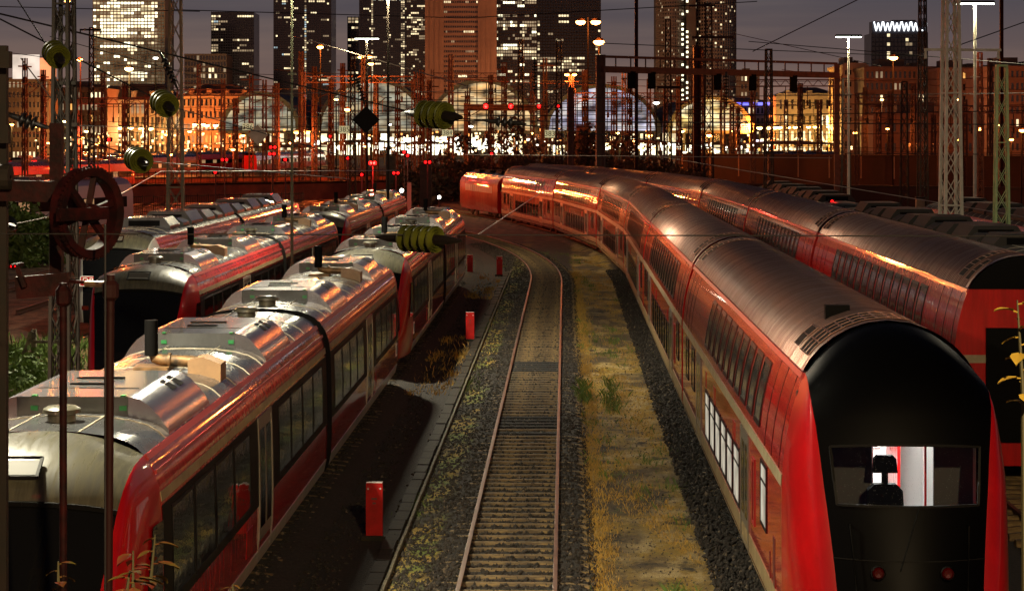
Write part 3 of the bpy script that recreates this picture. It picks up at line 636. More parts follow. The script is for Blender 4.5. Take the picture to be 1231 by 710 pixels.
UP = 1.30
def coach(name, label, lit=(), cab=False, L=26.4):
    """double-deck coach, its near end at y=0, running to y=L"""
    t = thing(name, label, 'railway coach')
    y0 = 2.3 if cab else 0.12; y1 = L
    shell(PROF_D, y0, y1, ends=not cab).build('body_shell', M['red'], t, 30)
    if cab:
        ring = [(x, z) for x, z in PROF_D + ROOF_D[1:]]; ring = ring + [(-x, z) for x, z in ring[::-1]]
        MB().poly([(x, y1, z) for x, z in ring]).build('end_wall', M['red'], t)
    else:
        arch = [(x, z) for x, z in full(ROOF_D)]
        for yy in (y0, y1): MB().prism(arch, yy - .02 if yy == y0 else yy, yy if yy == y0 else yy + .02).build('end_arch', M['matt_black'], t)  # end arch coloured black, its shadow put into the colour
    ribbed_roof(y0, y1).build('ribbed_roof', M['ribbed'], t, 25)
    mb = MB(); ms = MB(); gt = MB()
    for s in (-1, 1):
        slab(mb, PROF_D, s, y0, y1, 2.44, 2.60, .012, 2); slab(ms, PROF_D, s, y0, y1, .42, .93, .008, 4)
        slab(gt, PROF_D, s, y0, y1, 3.85, 3.92, .03, 1)
    if not cab: mb.box((0, y0 - .012, 2.52), (2.72, .02, .16))
    mb.build('belt_stripe', M['belt'], t, 30); ms.build('sill_stripe', M['ochre'], t, 30); gt.build('gutter', M['frame_red'], t, 30)
    # panel joints on the curved upper side
    if 'seam' not in WCACHE: pj = MB(); slab(pj, PROF_D, -1, -.012, .012, 2.62, 3.84, .008, 5); WCACHE['seam'] = pj.mesh('panel_seam', M['rubber'])
    for yy in (y0 + .5, y0 + 1.6, y0 + 2.6, L - 3.2, L - 2.2, L - 1.1): obj('panel_seam', WCACHE['seam'], t, (0, yy, 0))
    side = -1
    if cab:
        ups = [6.3 + UP * i for i in range(10)]; lows = [9.9 + 1.5 * i for i in range(6)]; doors = (8.2, 20.2); mids = (4.9, 6.6, 22.3, 24.6)
    else:
        ups = [5.0 + UP * i for i in range(13)]; lows = [7.2 + 1.5 * i for i in range(8)]; doors = (5.4, 20.6); mids = (1.9, 3.6, 22.4, 24.4)
    for i, yy in enumerate(ups): window(t, 'up', PROF_D, side, yy, .98, 2.76, 3.70, M['rubber'], M['pane_grey'], nz=6, ft=.065)
    for i, yy in enumerate(lows):
        window(t, 'low', PROF_D, side, yy, 1.22, 1.0, 1.95, M['rubber'], M['lit_pane'] if ('low' in lit) else M['pane'], nz=3, split=1.66)
    for i, yy in enumerate(mids):
        if i == 1: window(t, 'slit', PROF_D, side, yy, .40, 1.2, 2.2, M['frame_red'], M['pane'], nz=3); continue
        window(t, 'mid', PROF_D, side, yy, .95, 1.45, 2.38, M['rubber'], M['lit_pane'] if (cab and i == 0) else M['pane'], nz=3, split=2.1)
    for yy in doors: door(t, 'dosto', PROF_D, side, yy, 1.5, .62, 2.42, M['steel_frame'], M['pane'])
    mb = MB()
    for yy, zz in ((doors[0] + 2.3, 2.1), (L - 8.6, 2.15), (L - 11.2, 2.12)):
        slab(mb, PROF_D, side, yy - .25, yy + .25, zz - .16, zz + .16, .006, 1)
    mb.build('service_hatch', M['red_nose'], t)
    if cab:
        mb = MB(); slab(mb, PROF_D, side, 3.2, 3.45, .75, 1.6, .007, 1); slab(mb, PROF_D, side, 3.9, 4.0, .8, 1.3, .007, 1); mb.build('side_grille', M['post_mark'], t)
    roof_grille(t, L - 1.3, .6); roof_grille(t, L - .5, .45, 3, -1.0, -.55)
    if cab: roof_grille(t, 3.05, .95, 9, -.98, .35, True); roof_grille(t, 4.1, .6, 2, -.97, -.72)
    else: roof_grille(t, 1.45, .6); roof_grille(t, .62, .45, 3, -1.0, -.55)
    if cab:
        mb = MB(); mb.box((-.42, 4.35, 4.55), (.34, .18, .22)); mb.box((-.42, 4.6, 4.50), (.12, .5, .08)); mb.build('roof_horn', M['matt_black'], t)
    # ends: gangway bellows and underframe
    mb = MB(); P = []
    for i in range(9):
        d = .10 if i % 2 else 0.0; yy = L + .02 + .05 * i
        P.append([(-.95 - d + .1, yy, .95), (-.95 - d + .1, yy, 3.2), (-.7, yy, 3.42 + d), (.7, yy, 3.42 + d), (.95 + d - .1, yy, 3.2), (.95 + d - .1, yy, .95)])
    mb.grid(P, close=True); mb.build('gangway_bellows', M['rubber'], t)
    if not cab: MB().box((0, y0 - .07, 2.0), (1.5, .1, 2.3)).build('gangway_frame', M['matt_black'], t)
    bogie(t, 4.2 if cab else 3.3); bogie(t, L - 3.3)
    mb = MB()
    for yy in (7.5, 11, 15, 18.5): mb.box((0, yy, .42), (2.3, 2.2, .36))
    mb.build('underframe_box', M['under'], t)
    if cab: cab_nose(t)
    return t

def nose_parts(stations, prof, ybody, nu, screen, nexp=2.0, steps=7):
    """stations: (y, z, halfwidth, roof drop, plan bulge). Returns the grid of the mask, and the grids of both side pillars."""
    G = []
    for (y, z, w, dr, bu) in stations:
        row = []
        for j in range(nu + 1):
            u = -1 + 2 * j / nu; row.append(Vector((u * w, y + bu * u * u, z - dr * (u * u * .8 + .2 * u ** 4))))
        G.append(row)
    sides = []
    for s in (-1, 1):
        P = []
        for i, row in enumerate(G):
            e = row[0] if s < 0 else row[-1]
            zb = min(max(e.z, prof[0][1]), prof[-1][1]); b = Vector((s * px_at(prof, zb), ybody, e.z)); 
            if i == 0: b = Vector((s * px_at(prof, zb), ybody, zb))
            c = Vector((s * (abs(b.x) * .97 + abs(e.x) * .03), e.y + (b.y - e.y) * .16, e.z))
            P.append([Vector((e.x + (b.x - e.x) * math.sin(q) ** (2 / nexp), e.y + (b.y - e.y) * (1 - math.cos(q) ** (2 / nexp)), e.z + (b.z - e.z) * q / (math.pi / 2))) for q in [math.pi / 2 * k / steps for k in range(steps + 1)]])
        sides.append(P if s > 0 else [r[::-1] for r in P])
    return G, sides

def cab_nose(t):
    st = [(2.30, 4.59, 1.09, .66, 0), (1.95, 4.55, 1.10, .63, 0), (1.6, 4.42, 1.12, .54, .02), (1.3, 4.20, 1.13, .41, .06), (1.05, 3.90, 1.12, .27, .10), (.88, 3.55, 1.09, .14, .14),
          (.76, 3.20, 1.06, .05, .18), (.68, 2.98, 1.04, .02, .20), (.60, 2.75, 1.02, 0, .21), (.50, 2.48, .99, 0, .23), (.42, 2.25, .965, 0, .24), (.28, 1.85, .925, 0, .26), (.12, 1.3, .88, 0, .28), (.05, .9, .85, 0, .3), (.06, .45, .83, 0, .3)]
    nu = 16; G, sides = nose_parts(st, PROF_D, 2.3, nu, None, 2.7, 10)
    scr = lambda i, j: 6 <= i <= 8 and 1 <= j <= 14
    MB().grid(G, 0, skip=scr).build('front_mask', M['black'], t, 35)
    MB().grid([row[1:16] for row in G[6:10]]).build('windscreen', M['windscreen'], t, 40)
    fr = MB()
    for row in (G[6], G[9]):
        for a, b in zip(row[1:15], row[2:16]): fr.bar(a + Vector((0, -.012, 0)), b + Vector((0, -.012, 0)), .03, .03)
    for j in (1, 15):
        for i in (6, 7, 8): fr.bar(G[i][j] + Vector((0, -.012, 0)), G[i + 1][j] + Vector((0, -.012, 0)), .03, .03)
    fr.build('windscreen_frame', M['rubber'], t)
    for P in sides: MB().grid(P).build('nose_pillar', M['red_nose'], t, 40)
    for i in (11,):
        mb = MB()
        for a, b in zip(G[i], G[i][1:]): mb.bar(a + Vector((0, -.004, 0)), b + Vector((0, -.004, 0)), .012, .012)
        mb.build('panel_seam', M['rubber'], t)
    for sx in (-1, 1):
        mb = MB(); j = 2 if sx < 0 else 14; mb.tube([G[10][j] + Vector((0, -.0, 0)), G[10][j] + Vector((0, -.06, 0)), G[12][j] + Vector((0, -.06, 0)), G[12][j]], .014, 6); mb.build('handrail', M['matt_black'], t)
    # tail lamps, dark with a red lens
    for x in (-.42, .42):
        y = .20 + .27 * (x / .9) ** 2
        o = MB().lathe([(.012, -.02), (.085, -.02), (.085, .05)], (x, y - .02, 1.72), 14, 0, Matrix.Rotation(R(90), 3, 'X')).build('tail_lamp', M['rubber'], t)
        MB().lathe([(.001, .015), (.05, .02), (.072, .0)], (x, y - .035, 1.72), 14, 0, Matrix.Rotation(R(90), 3, 'X')).build('lens', M['tail_lens'], o)
    wp = MB(); wp.bar((-.15, .22, 1.75), (.12, .46, 2.5), .010, .010); wp.build('wiper', M['matt_black'], t)
    # the driver's cab behind the screen: floor, back wall with a doorway, seat, and the lit compartment beyond
    mb = MB(); yb = 2.25
    for a_, b_ in (((-1.2, yb, 1.2), (-.22, yb + .05, 3.7)), ((.58, yb, 1.2), (1.09, yb + .05, 3.7)), ((-.22, yb, 3.30), (.58, yb + .05, 3.7))): MB().span(a_, b_).build('cab_wall', M['cab_dark'], t)
    MB().span((-.8, .7, 1.2), (.8, yb, 1.25)).build('cab_floor', M['cab_dark'], t); MB().span((-.85, 1.7, 3.62), (.85, yb, 3.66)).build('cab_ceiling', M['cab_dark'], t)
    mb = MB(); y2 = 5.4
    mb.span((-1.1, y2, 1.3), (1.1, y2 + .04, 3.6)); mb.span((-1.14, yb + .06, 1.3), (-1.1, y2, 3.6)); mb.span((1.1, yb + .06, 1.3), (1.14, y2, 3.6))
    mb.span((-1.1, yb + .06, 1.26), (1.1, y2, 1.3)); mb.span((-1.1, yb + .06, 3.6), (1.1, y2, 3.64))
    mb.build('compartment_wall', M['white'], t)
    mb = MB(); mb.span((.40, 4.2, 1.3), (.44, 5.3, 3.3)); mb.span((.50, 2.5, 1.3), (.53, 2.55, 3.4)); mb.build('door_post', M['red'], t)
    mb = MB(); mb.tube([(-.12, 3.0, 1.3), (-.12, 3.0, 3.5)], .02, 8); mb.tube([(.02, 4.6, 1.3), (.02, 4.6, 3.5)], .02, 8); mb.build('grab_pole', M['silver'], t)
    mb = MB(); mb.box((.26, 5.37, 2.62), (.14, .02, .18)); mb.build('wheelchair_sign', M['white'], t)
    o = t.children[-1]
    mb = MB(); mb.box((.26, 5.355, 2.60), (.09, .01, .02)); mb.box((.235, 5.355, 2.635), (.02, .01, .07)); mb.lathe([(.025, -.005), (.04, -.005), (.04, .005), (.025, .005)], (.255, 5.355, 2.585), 12, 0, Matrix.Rotation(R(90), 3, 'X'))
    mb.build('wheelchair_mark', M['sign_ink'], o)
    seat = MB()
    seat.prism([(-.39, 2.22), (.09, 2.22), (.07, 2.52), (-.01, 2.60), (-.29, 2.60), (-.37, 2.52)], 1.5, 1.66)
    seat.prism([(-.31, 2.74), (.01, 2.74), (-.01, 2.92), (-.05, 2.96), (-.25, 2.96), (-.29, 2.92)], 1.52, 1.64); seat.span((-.19, 1.55, 2.58), (-.11, 1.6, 2.76))
    seat.span((-.37, 1.2, 1.7), (.07, 1.7, 1.82)); seat.span((-.2, 1.4, 1.25), (-.1, 1.5, 1.7)); seat.build('driver_seat', M['matt_black'], t)
    d = MB(); d.span((-.8, .78, 1.25), (.8, 1.1, 2.22)); d.box((.32, .85, 2.32), (.10, .06, .18)); d.build('driver_desk', M['matt_black'], t)
    MB().box((0.2, 3.8, 3.57), (.3, 2.4, .04)).build('ceiling_lamp', M['lamp_cabin'], t)
    light('compartment_light', 'AREA', (.2, 3.8, 3.52), 260, (1, .97, .92), .3, t, (0, 0, 0), 2.4)
M['cab_dark'] = mat('cab_lining', (0.05, 0.045, 0.045), 0.7)
M['tail_lens'] = mat('red_lens', (0.05, 0.002, 0.002), 0.08, coat=1)
M['sign_ink'] = mat('sign_blue_ink', (0.03, 0.04, 0.12), 0.6)
M['lamp_cabin'] = emit('cabin_ceiling_lamp', (1, .96, .9), 4)

def on_track(root, tr, s0, L):
    x0, y0, a0 = path(*tr, s0); x1, y1, a1 = path(*tr, s0 + L)
    root.location = (x0, y0, 0); root.rotation_euler = (0, 0, math.atan2(-(x1 - x0), y1 - y0))
GR1 = 'coaches of the long red double-deck train'; GR2 = 'coaches of the second red double-deck train'
cabc = coach('cab_coach', 'double-deck cab coach with black front and lit driver cab heading the nearer red train', ('low',), True, 26.6)
cabc['group'] = GR1; on_track(cabc, T_R1, 26.9, 26.6)
mid = coach('passenger_coach', 'second double-deck coach, right behind the cab coach with the lit windscreen'); mid['group'] = GR1
s = 26.9 + 26.6 + .5; on_track(mid, T_R1, s, 26.4)
ordn = ['third', 'fourth', 'fifth', 'sixth']
for k in range(4):
    s += 26.9
    c = clone(mid, ['third double-deck coach of the nearer red train, where the curve begins', 'fourth double-deck coach of the nearer red train, on the curve',
                    'fifth double-deck coach of the nearer red train, in the bend with glinting windows', 'last double-deck coach of the nearer red train, next to the red locomotive'][k], (0, 0, 0), group=GR1)
    on_track(c, T_R1, s, 26.4)
LOCO_S = s + 26.9
s = 45.2
for k in range(6):
    c = clone(mid, ['nearest double-deck coach of the farther red train, with flat red end and black arch', 'second double-deck coach of the farther red train',
                    'third double-deck coach of the farther red train', 'fourth double-deck coach of the farther red train, rounding the bend',
                    'fifth double-deck coach of the farther red train, mostly hidden by the nearer train', 'last double-deck coach of the farther red train, bluish roof by the scrub'][k], (0, 0, 0), group=GR2)
    on_track(c, T_R2, s, 26.4); s += 26.9

# locomotive at the head of the bend
def loco():
    t = thing('locomotive', 'red electric locomotive with a louvred flank beyond the coaches in the bend', 'locomotive')
    pr = [(1.4, .55), (1.49, .9), (1.49, 2.9), (1.38, 3.25), (1.15, 3.5)]; rf = [(1.15, 3.5), (.9, 3.75), (.4, 3.86), (0, 3.88)]
    shell(pr, .6, 18.2).build('body_shell', M['red'], t, 30)
    MB().grid([[(x, y, z) for x, z in full(rf)] for y in (.6, 18.2)]).build('roof', M['silver'], t, 30)
    mb = MB()
    for k in range(18): mb.box((0, .585, 1.25 + .1 * k), (2.0, .03, .055))
    mb.build('louvre', M['cream'], t)
    mb = MB()
    for k in range(14): slab(mb, pr, -1, 3 + .9 * k, 3.7 + .9 * k, 2.2, 2.8, .012)
    mb.build('side_louvre', M['cream'], t)
    mb = MB(); mb.span((-1.1, .3, .5), (1.1, .6, 1.15)); mb.build('buffer_beam', M['olive_box'], t)
    for x in (-.8, .8): MB().lathe([(.05, -.2), (.05, .2), (.2, .2), (.2, .26)], (x, .2, 1.0), 12, 0, Matrix.Rotation(R(90), 3, 'X')).build('buffer', M['under'], t)
    for x in (-1.18, 1.18): MB().box((x, .59, 2.75), (.18, .03, .7)).build('window', M['pane'], t)
    mb = MB()
    for y in (4, 9, 14): mb.box((0, y, 3.98), (1.4, 2.4, .22))
    mb.build('roof_box', M['matt_black'], t)
    bogie(t, 4); bogie(t, 14.5)
    return t
lo = loco(); on_track(lo, T_R1, LOCO_S + .3, 18.6)

# ------------------------------------------------------------------ articulated red railcars
def fairing(t, y0, y1, ztop=3.80, xo=1.17, end_m=None, grey=None, white=False):
    """roof-wide equipment fairing: centre cover, curved metal end panels with louvres, dark front"""
    c = [(-.72, 3.50), (-.72, ztop), (.66, ztop), (.66, 3.50)]
    fa = MB().prism(c, y0, y1).build('roof_fairing', grey or M['fairing'], t)
    for s in (-1, 1):
        x0 = .662 if s > 0 else .722
        prof = [(x0, 3.47), (x0, ztop)] + [(x0 + (xo - x0) * q, ztop - .42 * q ** 2.0) for q in (.25, .5, .75, 1)] + [(xo, 3.33)]
        pr = [(s * x, z) for x, z in prof]
        MB().prism(pr if s > 0 else pr[::-1], y0, y1).build('fairing_end', M['silver'], fa, 40)
    for k in range(2):
        lv = MB()
        yy = y0 + (y1 - y0) * (.55 + .16 * k)
        q0, q1 = .12, .52; x0 = .662
        a = (x0 + (xo - x0) * q0, ztop - .42 * q0 ** 2 + .012); b = (x0 + (xo - x0) * q1, ztop - .42 * q1 ** 2 + .016)
        lv.quad((a[0], yy, a[1]), (b[0], yy, b[1]), (b[0], yy + .30, b[1]), (a[0], yy + .30, a[1]))
        lv.build('louvre', M['matt_black'], fa)
    cl = MB()
    for x in (-.5, .60): cl.box((x, y0 - .012, 3.66), (.09, .02, .06)); cl.box((x, y0 + .02, ztop + .01), (.06, .10, .02))
    cl.build('clasp', M['green_mark'], fa)
    for yq, wq in (((y0 + y1) / 2 + .5, .62), ((y0 + y1) / 2 - .2, .5)): MB().box((-.1, yq, ztop + .012), (wq, .12, .02)).build('lid_slot', M['matt_black'], fa)
    # joint lines of the cover
    MB().box((-.03, (y0 + y1) / 2 - .6, ztop + .004), (1.3, .02, .006)).build('cover_joint', M['rubber'], fa)

def railcar(name, label, half=20.85, pillar='red_nose', face_lit=False, ac=False, dark=False):
    """articulated two-part railcar; origin under the middle joint, front towards -y"""
    t = thing(name, label, 'railcar')
    yn = half - 2.85
    for a, b in ((-yn, -.32), (.32, yn)):
        o = shell(PROF_L, a, b).build('body_shell', M['red'], t, 30)
        rf = MB(); rf.grid([[(x, y, z) for x, z in full(ROOF_L)] for y in (a, b)]); rp = rf.build('roof', M['rail_roof'], t, 30)
        sm = MB(); yy = a + 1.4
        while yy < b - .5:
            for (xa, za), (xb, zb) in zip(full(ROOF_L), full(ROOF_L)[1:]): sm.bar((xa, yy, za + .006), (xb, yy, zb + .006), .018, .012)
            yy += 1.45
        for xx in (-.42, .42): sm.box((xx, (a + b) / 2, 3.592), (.02, b - a, .012))
        sm.build('roof_seam', M['cream'], rp)
        cs = MB(); bs = MB(); gt = MB(); bnd = MB(); cant = MB()
        for s in (-1, 1):
            slab(cs, PROF_L, s, a, b, .50, .74, .010, 1); slab(bs, PROF_L, s, a, b, 2.79, 2.90, .010, 2)
            slab(gt, PROF_L, s, a, b, 3.10, 3.14, .03, 1); slab(cant, PROF_L, s, a, b, 3.26, 3.325, .022, 1)
            slab(bnd, PROF_L, s, a, b, 1.42, 2.74, .006, 3)
        cs.build('sill_stripe', M['cream'], t, 30); bs.build('belt_stripe', M['ochre'], t, 30); gt.build('gutter', M['frame_red'], t); cant.build('roof_edge', M['frame_red'], t)
        bnd.build('window_band', M['black'], t, 30)
    mb = MB(); P = []
    for i in range(9):
        d = .05 if i % 2 else 0; yy = -.32 + .08 * i; ring = PROF_L + ROOF_L[1:]; ring = ring + [(-x, z) for x, z in ring[-2::-1]]
        P.append([(x * (.975 + d), yy, z - .03 + d) for x, z in ring])
    mb.grid(P); mb.build('gangway_bellows', M['rubber'], t)
    # side facing the empty track (the right side): window, door
    side = 1; F0 = -half
    def mir(v): return [v, -v]
    for sgn in (-1, 1):
        for yy in (3.9, 5.4, 6.9, 8.4, 9.9): 
            pass
        for yy in (F0 + 4.2, F0 + 5.85, F0 + 7.5, F0 + 9.15, F0 + 14.0, F0 + 15.65, F0 + 17.3, F0 + 18.95): 
            if yy < -1.2: window(t, 'dmu', PROF_L, side, yy if sgn < 0 else -yy, 1.55, 1.52, 2.66, M['rubber'], M['pane'], ft=.045, nz=3, fo=.014, po=.010)
        door(t, 'dmu', PROF_L, side, sgn * abs(F0 + 11.6), 1.55, .60, 2.74, M['steel_frame'], M['pane'], red=M['steel_frame'])
    # the other side: fewer details can be seen, the same openings
    for sgn in (-1, 1):
        for yy in (F0 + 4.2, F0 + 7.5, F0 + 14.0, F0 + 17.3): window(t, 'dmu', PROF_L, -1, yy if sgn < 0 else -yy, 1.55, 1.52, 2.66, M['rubber'], M['pane'], ft=.045, nz=3, fo=.014, po=.010)
    for sgn in (-1, 1):
        yy = sgn * abs(F0 + 3.25)
        st_ = MB(); slab(st_, PROF_L, 1, yy - .17, yy + .17, .98, 1.34, .010, 2); so_ = st_.build('class_sticker', M['white'], t)
        st_ = MB(); slab(st_, PROF_L, 1, yy - .13, yy + .13, 1.04, 1.28, .014, 2); st_.build('blue_field', M['sticker_blue'], so_)
        hd = MB(); slab(hd, PROF_L, 1, yy + sgn * -6.6 - .3, yy + sgn * -6.6 + .3, .85, 1.25, .006, 1); hd.build('service_hatch', M['red_nose'], t)
    # roof equipment
    if not ac:
        for y0, y1 in ((-16.3, -13.2), (-7.4, -4.2), (2.9, 6.1), (13.0, 16.1)): fairing(t, y0, y1)
        for s in (-1, 1):
            ye = s * 11.1
            mb = MB(); mb.tube([(-.02, ye, 4.25), (-.02, ye, 3.86), (.04, ye, 3.76), (.14, ye, 3.73), (.66, ye, 3.71)], .085, 12)
            mb.lathe([(.11, -.02), (.11, .02)], (.25, ye, 3.73), 12, 0, Matrix.Rotation(R(90), 3, 'Y'))
            ex = mb.build('exhaust_pipe', M['exhaust'], t, 40)
            MB().tube([(-.02, ye, 3.80), (-.02, ye, 4.32)], .10, 12).build('pipe_sleeve', M['matt_black'], ex, 40)
            mb = MB(); mb.prism([(.56, 3.52), (.56, 3.76), (.78, 3.80), (1.04, 3.70), (1.04, 3.42)], ye - .26, ye + .26); mb.build('silencer_box', M['olive_box'], t)
            MB().box((0.02, ye, 3.62), (.5, .6, .06)).build('exhaust_base', M['exhaust'], t)
        for yy in (-17.1, -1.6, 1.4, 17.1):
            mb = MB(); mb.lathe([(.02, .15), (.17, .145), (.225, .11), (.23, .06), (.17, .05), (.17, -.04)], (0.02, yy, 3.64), 18); mb.build('roof_dome', M['nosecap'], t, 45)
    else:
        kk = -17.0; q = 0
        while kk < 17.5:
            w = (2.2, 1.5, 2.8)[q % 3]; h = (.42, .30, .5)[q % 3]
            mb = MB(); mb.prism([(-1.0, 3.5), (-1.0, 3.62), (-.72, 3.5 + h), (.72, 3.5 + h), (1.0, 3.62), (1.0, 3.5)], kk, kk + w); o = mb.build('roof_unit', M['fairing'], t)
            mb = MB(); mb.box((0, kk - .01, 3.5 + h * .5), (1.2, .02, h * .5)); mb.build('grille', M['matt_black'], o)
            kk += w + (.7, .5, 1.1)[q % 3]; q += 1
    # noses at both ends
    st = [(2.85, 3.60, 1.18, .27, 0), (2.3, 3.575, 1.19, .27, 0), (1.85, 3.49, 1.19, .26, .06), (1.5, 3.33, 1.18, .22, .13), (1.28, 3.12, 1.16, .16, .20), (1.22, 3.03, 1.15, .13, .22),
          (.98, 2.66, 1.12, .07, .27), (.72, 2.25, 1.07, .03, .32), (.46, 1.80, 1.02, 0, .36), (.30, 1.5, .99, 0, .38), (.12, 1.15, .96, 0, .40), (.04, .85, .94, 0, .40), (.08, .45, .92, 0, .40)]
    for sgn in (1, -1):
        T = Matrix.Translation((0, -half, 0)) if sgn > 0 else Matrix.Translation((0, half, 0)) @ Matrix.Rotation(math.pi, 4, 'Z')
        def X(rows): return [[T @ Vector(p) for p in r] for r in rows]
        nu = 14; G, sides = nose_parts(st, PROF_L, 2.85, nu, None)
        cap = MB().grid(X(G[:6])).build('nose_cap', M['nosecap'], t, 40)
        hx = MB(); hx.grid(X([[Vector((x, y, z)) for x in (-.26, .26)] for y, z in ((1.62, 3.44), (1.42, 3.31))])); hx.build('roof_hatch', M['hatch'], cap)
        hr = MB(); c4 = [T @ Vector(p) for p in ((-.28, 1.66, 3.465), (.28, 1.66, 3.465), (.28, 1.38, 3.29), (-.28, 1.38, 3.29))]
        for k in range(4): hr.bar(c4[k], c4[(k + 1) % 4], .035, .03)
        hr.build('hatch_frame', M['rubber'], cap)
        ws = MB().grid(X(G[5:10])).build('windscreen', M['pane_front'], t, 40)
        wf = MB()
        for a, b in zip(G[5], G[5][1:]): wf.bar(T @ (a + Vector((0, -.015, .0))), T @ (b + Vector((0, -.015, .0))), .07, .05)
        wf.build('screen_surround', M['matt_black'], ws)
        wp = MB(); wp.bar(T @ Vector((-.05, .40, 1.62)), T @ Vector((.1, .88, 2.5)), .02, .02); wp.build('wiper', M['matt_black'], ws)
        MB().grid(X(G[9:])).build('front_panel', M['front_low'], t, 40)
        for P in sides: MB().grid(X(P)).build('nose_pillar', M[pillar], t, 40)
        for s in (-1, 1):
            mb = MB(); P = sides[0] if s < 0 else sides[1]
            mb.box(T @ Vector((s * .78, .10, 1.0)), (.24, .06, .14)); mb.build('headlight', M['tail_lens'], t)
        mb = MB(); a = 1.9
        for s in (-1, 1):
            q = [Vector((s * 1.425, 2.75, 1.6)), Vector((s * 1.425, 2.75, 2.6)), Vector((s * 1.40, 2.25, 2.6)), Vector((s * 1.405, 1.8, 1.6))]
            mb.poly([T @ v for v in (q if s > 0 else q[::-1])])
        mb.build('cab_side_window', M['pane'], t)
    bogie(t, F0 + 4.0); bogie(t, 0); bogie(t, half - 4.0)
    mb = MB()
    for yy in (-13.5, -9.5, -5.5, 5.5, 9.5, 13.5): mb.box((0, yy, .5), (2.3, 2.6, .5))
    mb.build('underframe_box', M['under'], t)
    return t
M['pane_front'] = mat('railcar_windscreen', (0.005, 0.005, 0.005), 0.05, spec=.22)
M['front_low'] = mat('railcar_front_panel', (0.006, 0.005, 0.005), 0.35, spec=.2)
M['hatch'] = mat('hatch_glass', (0.10, 0.098, 0.085), 0.5, spec=.2)
M['front_grey'] = mat('pale_front_pillar', (0.36, 0.34, 0.30), 0.4, coat=.5)
GRC = 'red articulated railcars parked on the left'
rc = railcar('railcar', 'nearest red railcar with grey roof fairings, cut off at the lower left'); rc['group'] = GRC
def place(o, tr, s):
    x, y, a = path(*tr, s); o.location = (x, y, 0); o.rotation_euler = (0, 0, a)
place(rc, T_L1, 43.7)
c = clone(rc, 'red railcar coupled behind the nearest one, its grey nose next to the dark ground', (0, 0, 0)); place(c, T_L1, 43.7 + 42.3)
c = clone(rc, 'red railcar with glossy black nose and pale roof hatch, left of the nearest railcar', (0, 0, 0)); place(c, T_L2, 56.6 + 20.85)
c = clone(rc, 'far red railcar behind the black-nosed one, its bright lamp glinting', (0, 0, 0)); place(c, T_L2, 56.6 + 20.85 + 42.3)
em = railcar('electric_railcar', 'leftmost red railcar with pale front posts and many grey roof units', 24.0, 'front_grey', ac=True); place(em, T_L3, 78 + 24)
# DB sign on its front
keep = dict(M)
for nm_, v_ in (('fairing', .030), ('silver', .04), ('rail_roof', .028), ('nosecap', .03)): M[nm_] = mat('sooty_' + nm_, (v_, v_ * .9, v_ * .8), .7, spec=.2)  # darkened copies: shade on the unlit railcars put into the roof colours
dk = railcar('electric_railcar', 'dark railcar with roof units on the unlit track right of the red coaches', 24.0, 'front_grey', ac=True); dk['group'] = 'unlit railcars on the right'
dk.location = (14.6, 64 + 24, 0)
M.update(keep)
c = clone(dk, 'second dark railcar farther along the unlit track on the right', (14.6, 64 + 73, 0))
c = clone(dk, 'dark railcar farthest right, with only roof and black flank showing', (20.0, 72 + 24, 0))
def text(body, size, mtl, parent, loc, rot, name, ext=.004):
    cu = bpy.data.curves.new(name, 'FONT'); cu.body = body; cu.size = size; cu.extrude = ext; cu.align_x = 'CENTER'; cu.align_y = 'CENTER'; cu.materials.append(mtl)
    tmp = bpy.data.objects.new(name, cu); COL.objects.link(tmp); me = bpy.data.meshes.new_from_object(tmp.evaluated_get(bpy.context.evaluated_depsgraph_get())); bpy.data.objects.remove(tmp)
    me.name = name; o = bpy.data.objects.new(name, me); COL.objects.link(o); o.parent = parent; o.location = loc; o.rotation_euler = rot; return o
def emblem(parent, loc, w, rz=0):
    e = obj('front_emblem', MB().box((0, 0, 0), (w, .02, w * .68)).mesh('front_emblem', M['white']), parent, loc, rz)
    mb = MB().box((0, -.012, 0), (w * .9, .01, w * .58)); mb.build('red_field', M['red_nose'], e)
    text('DB', w * .55, M['white'], e, (0, -.022, 0), (R(90), 0, 0), 'letters'); return e
emblem(em, (-.80, -24.0 + .66, 1.90), .58).rotation_euler = (R(-28), 0, 0)

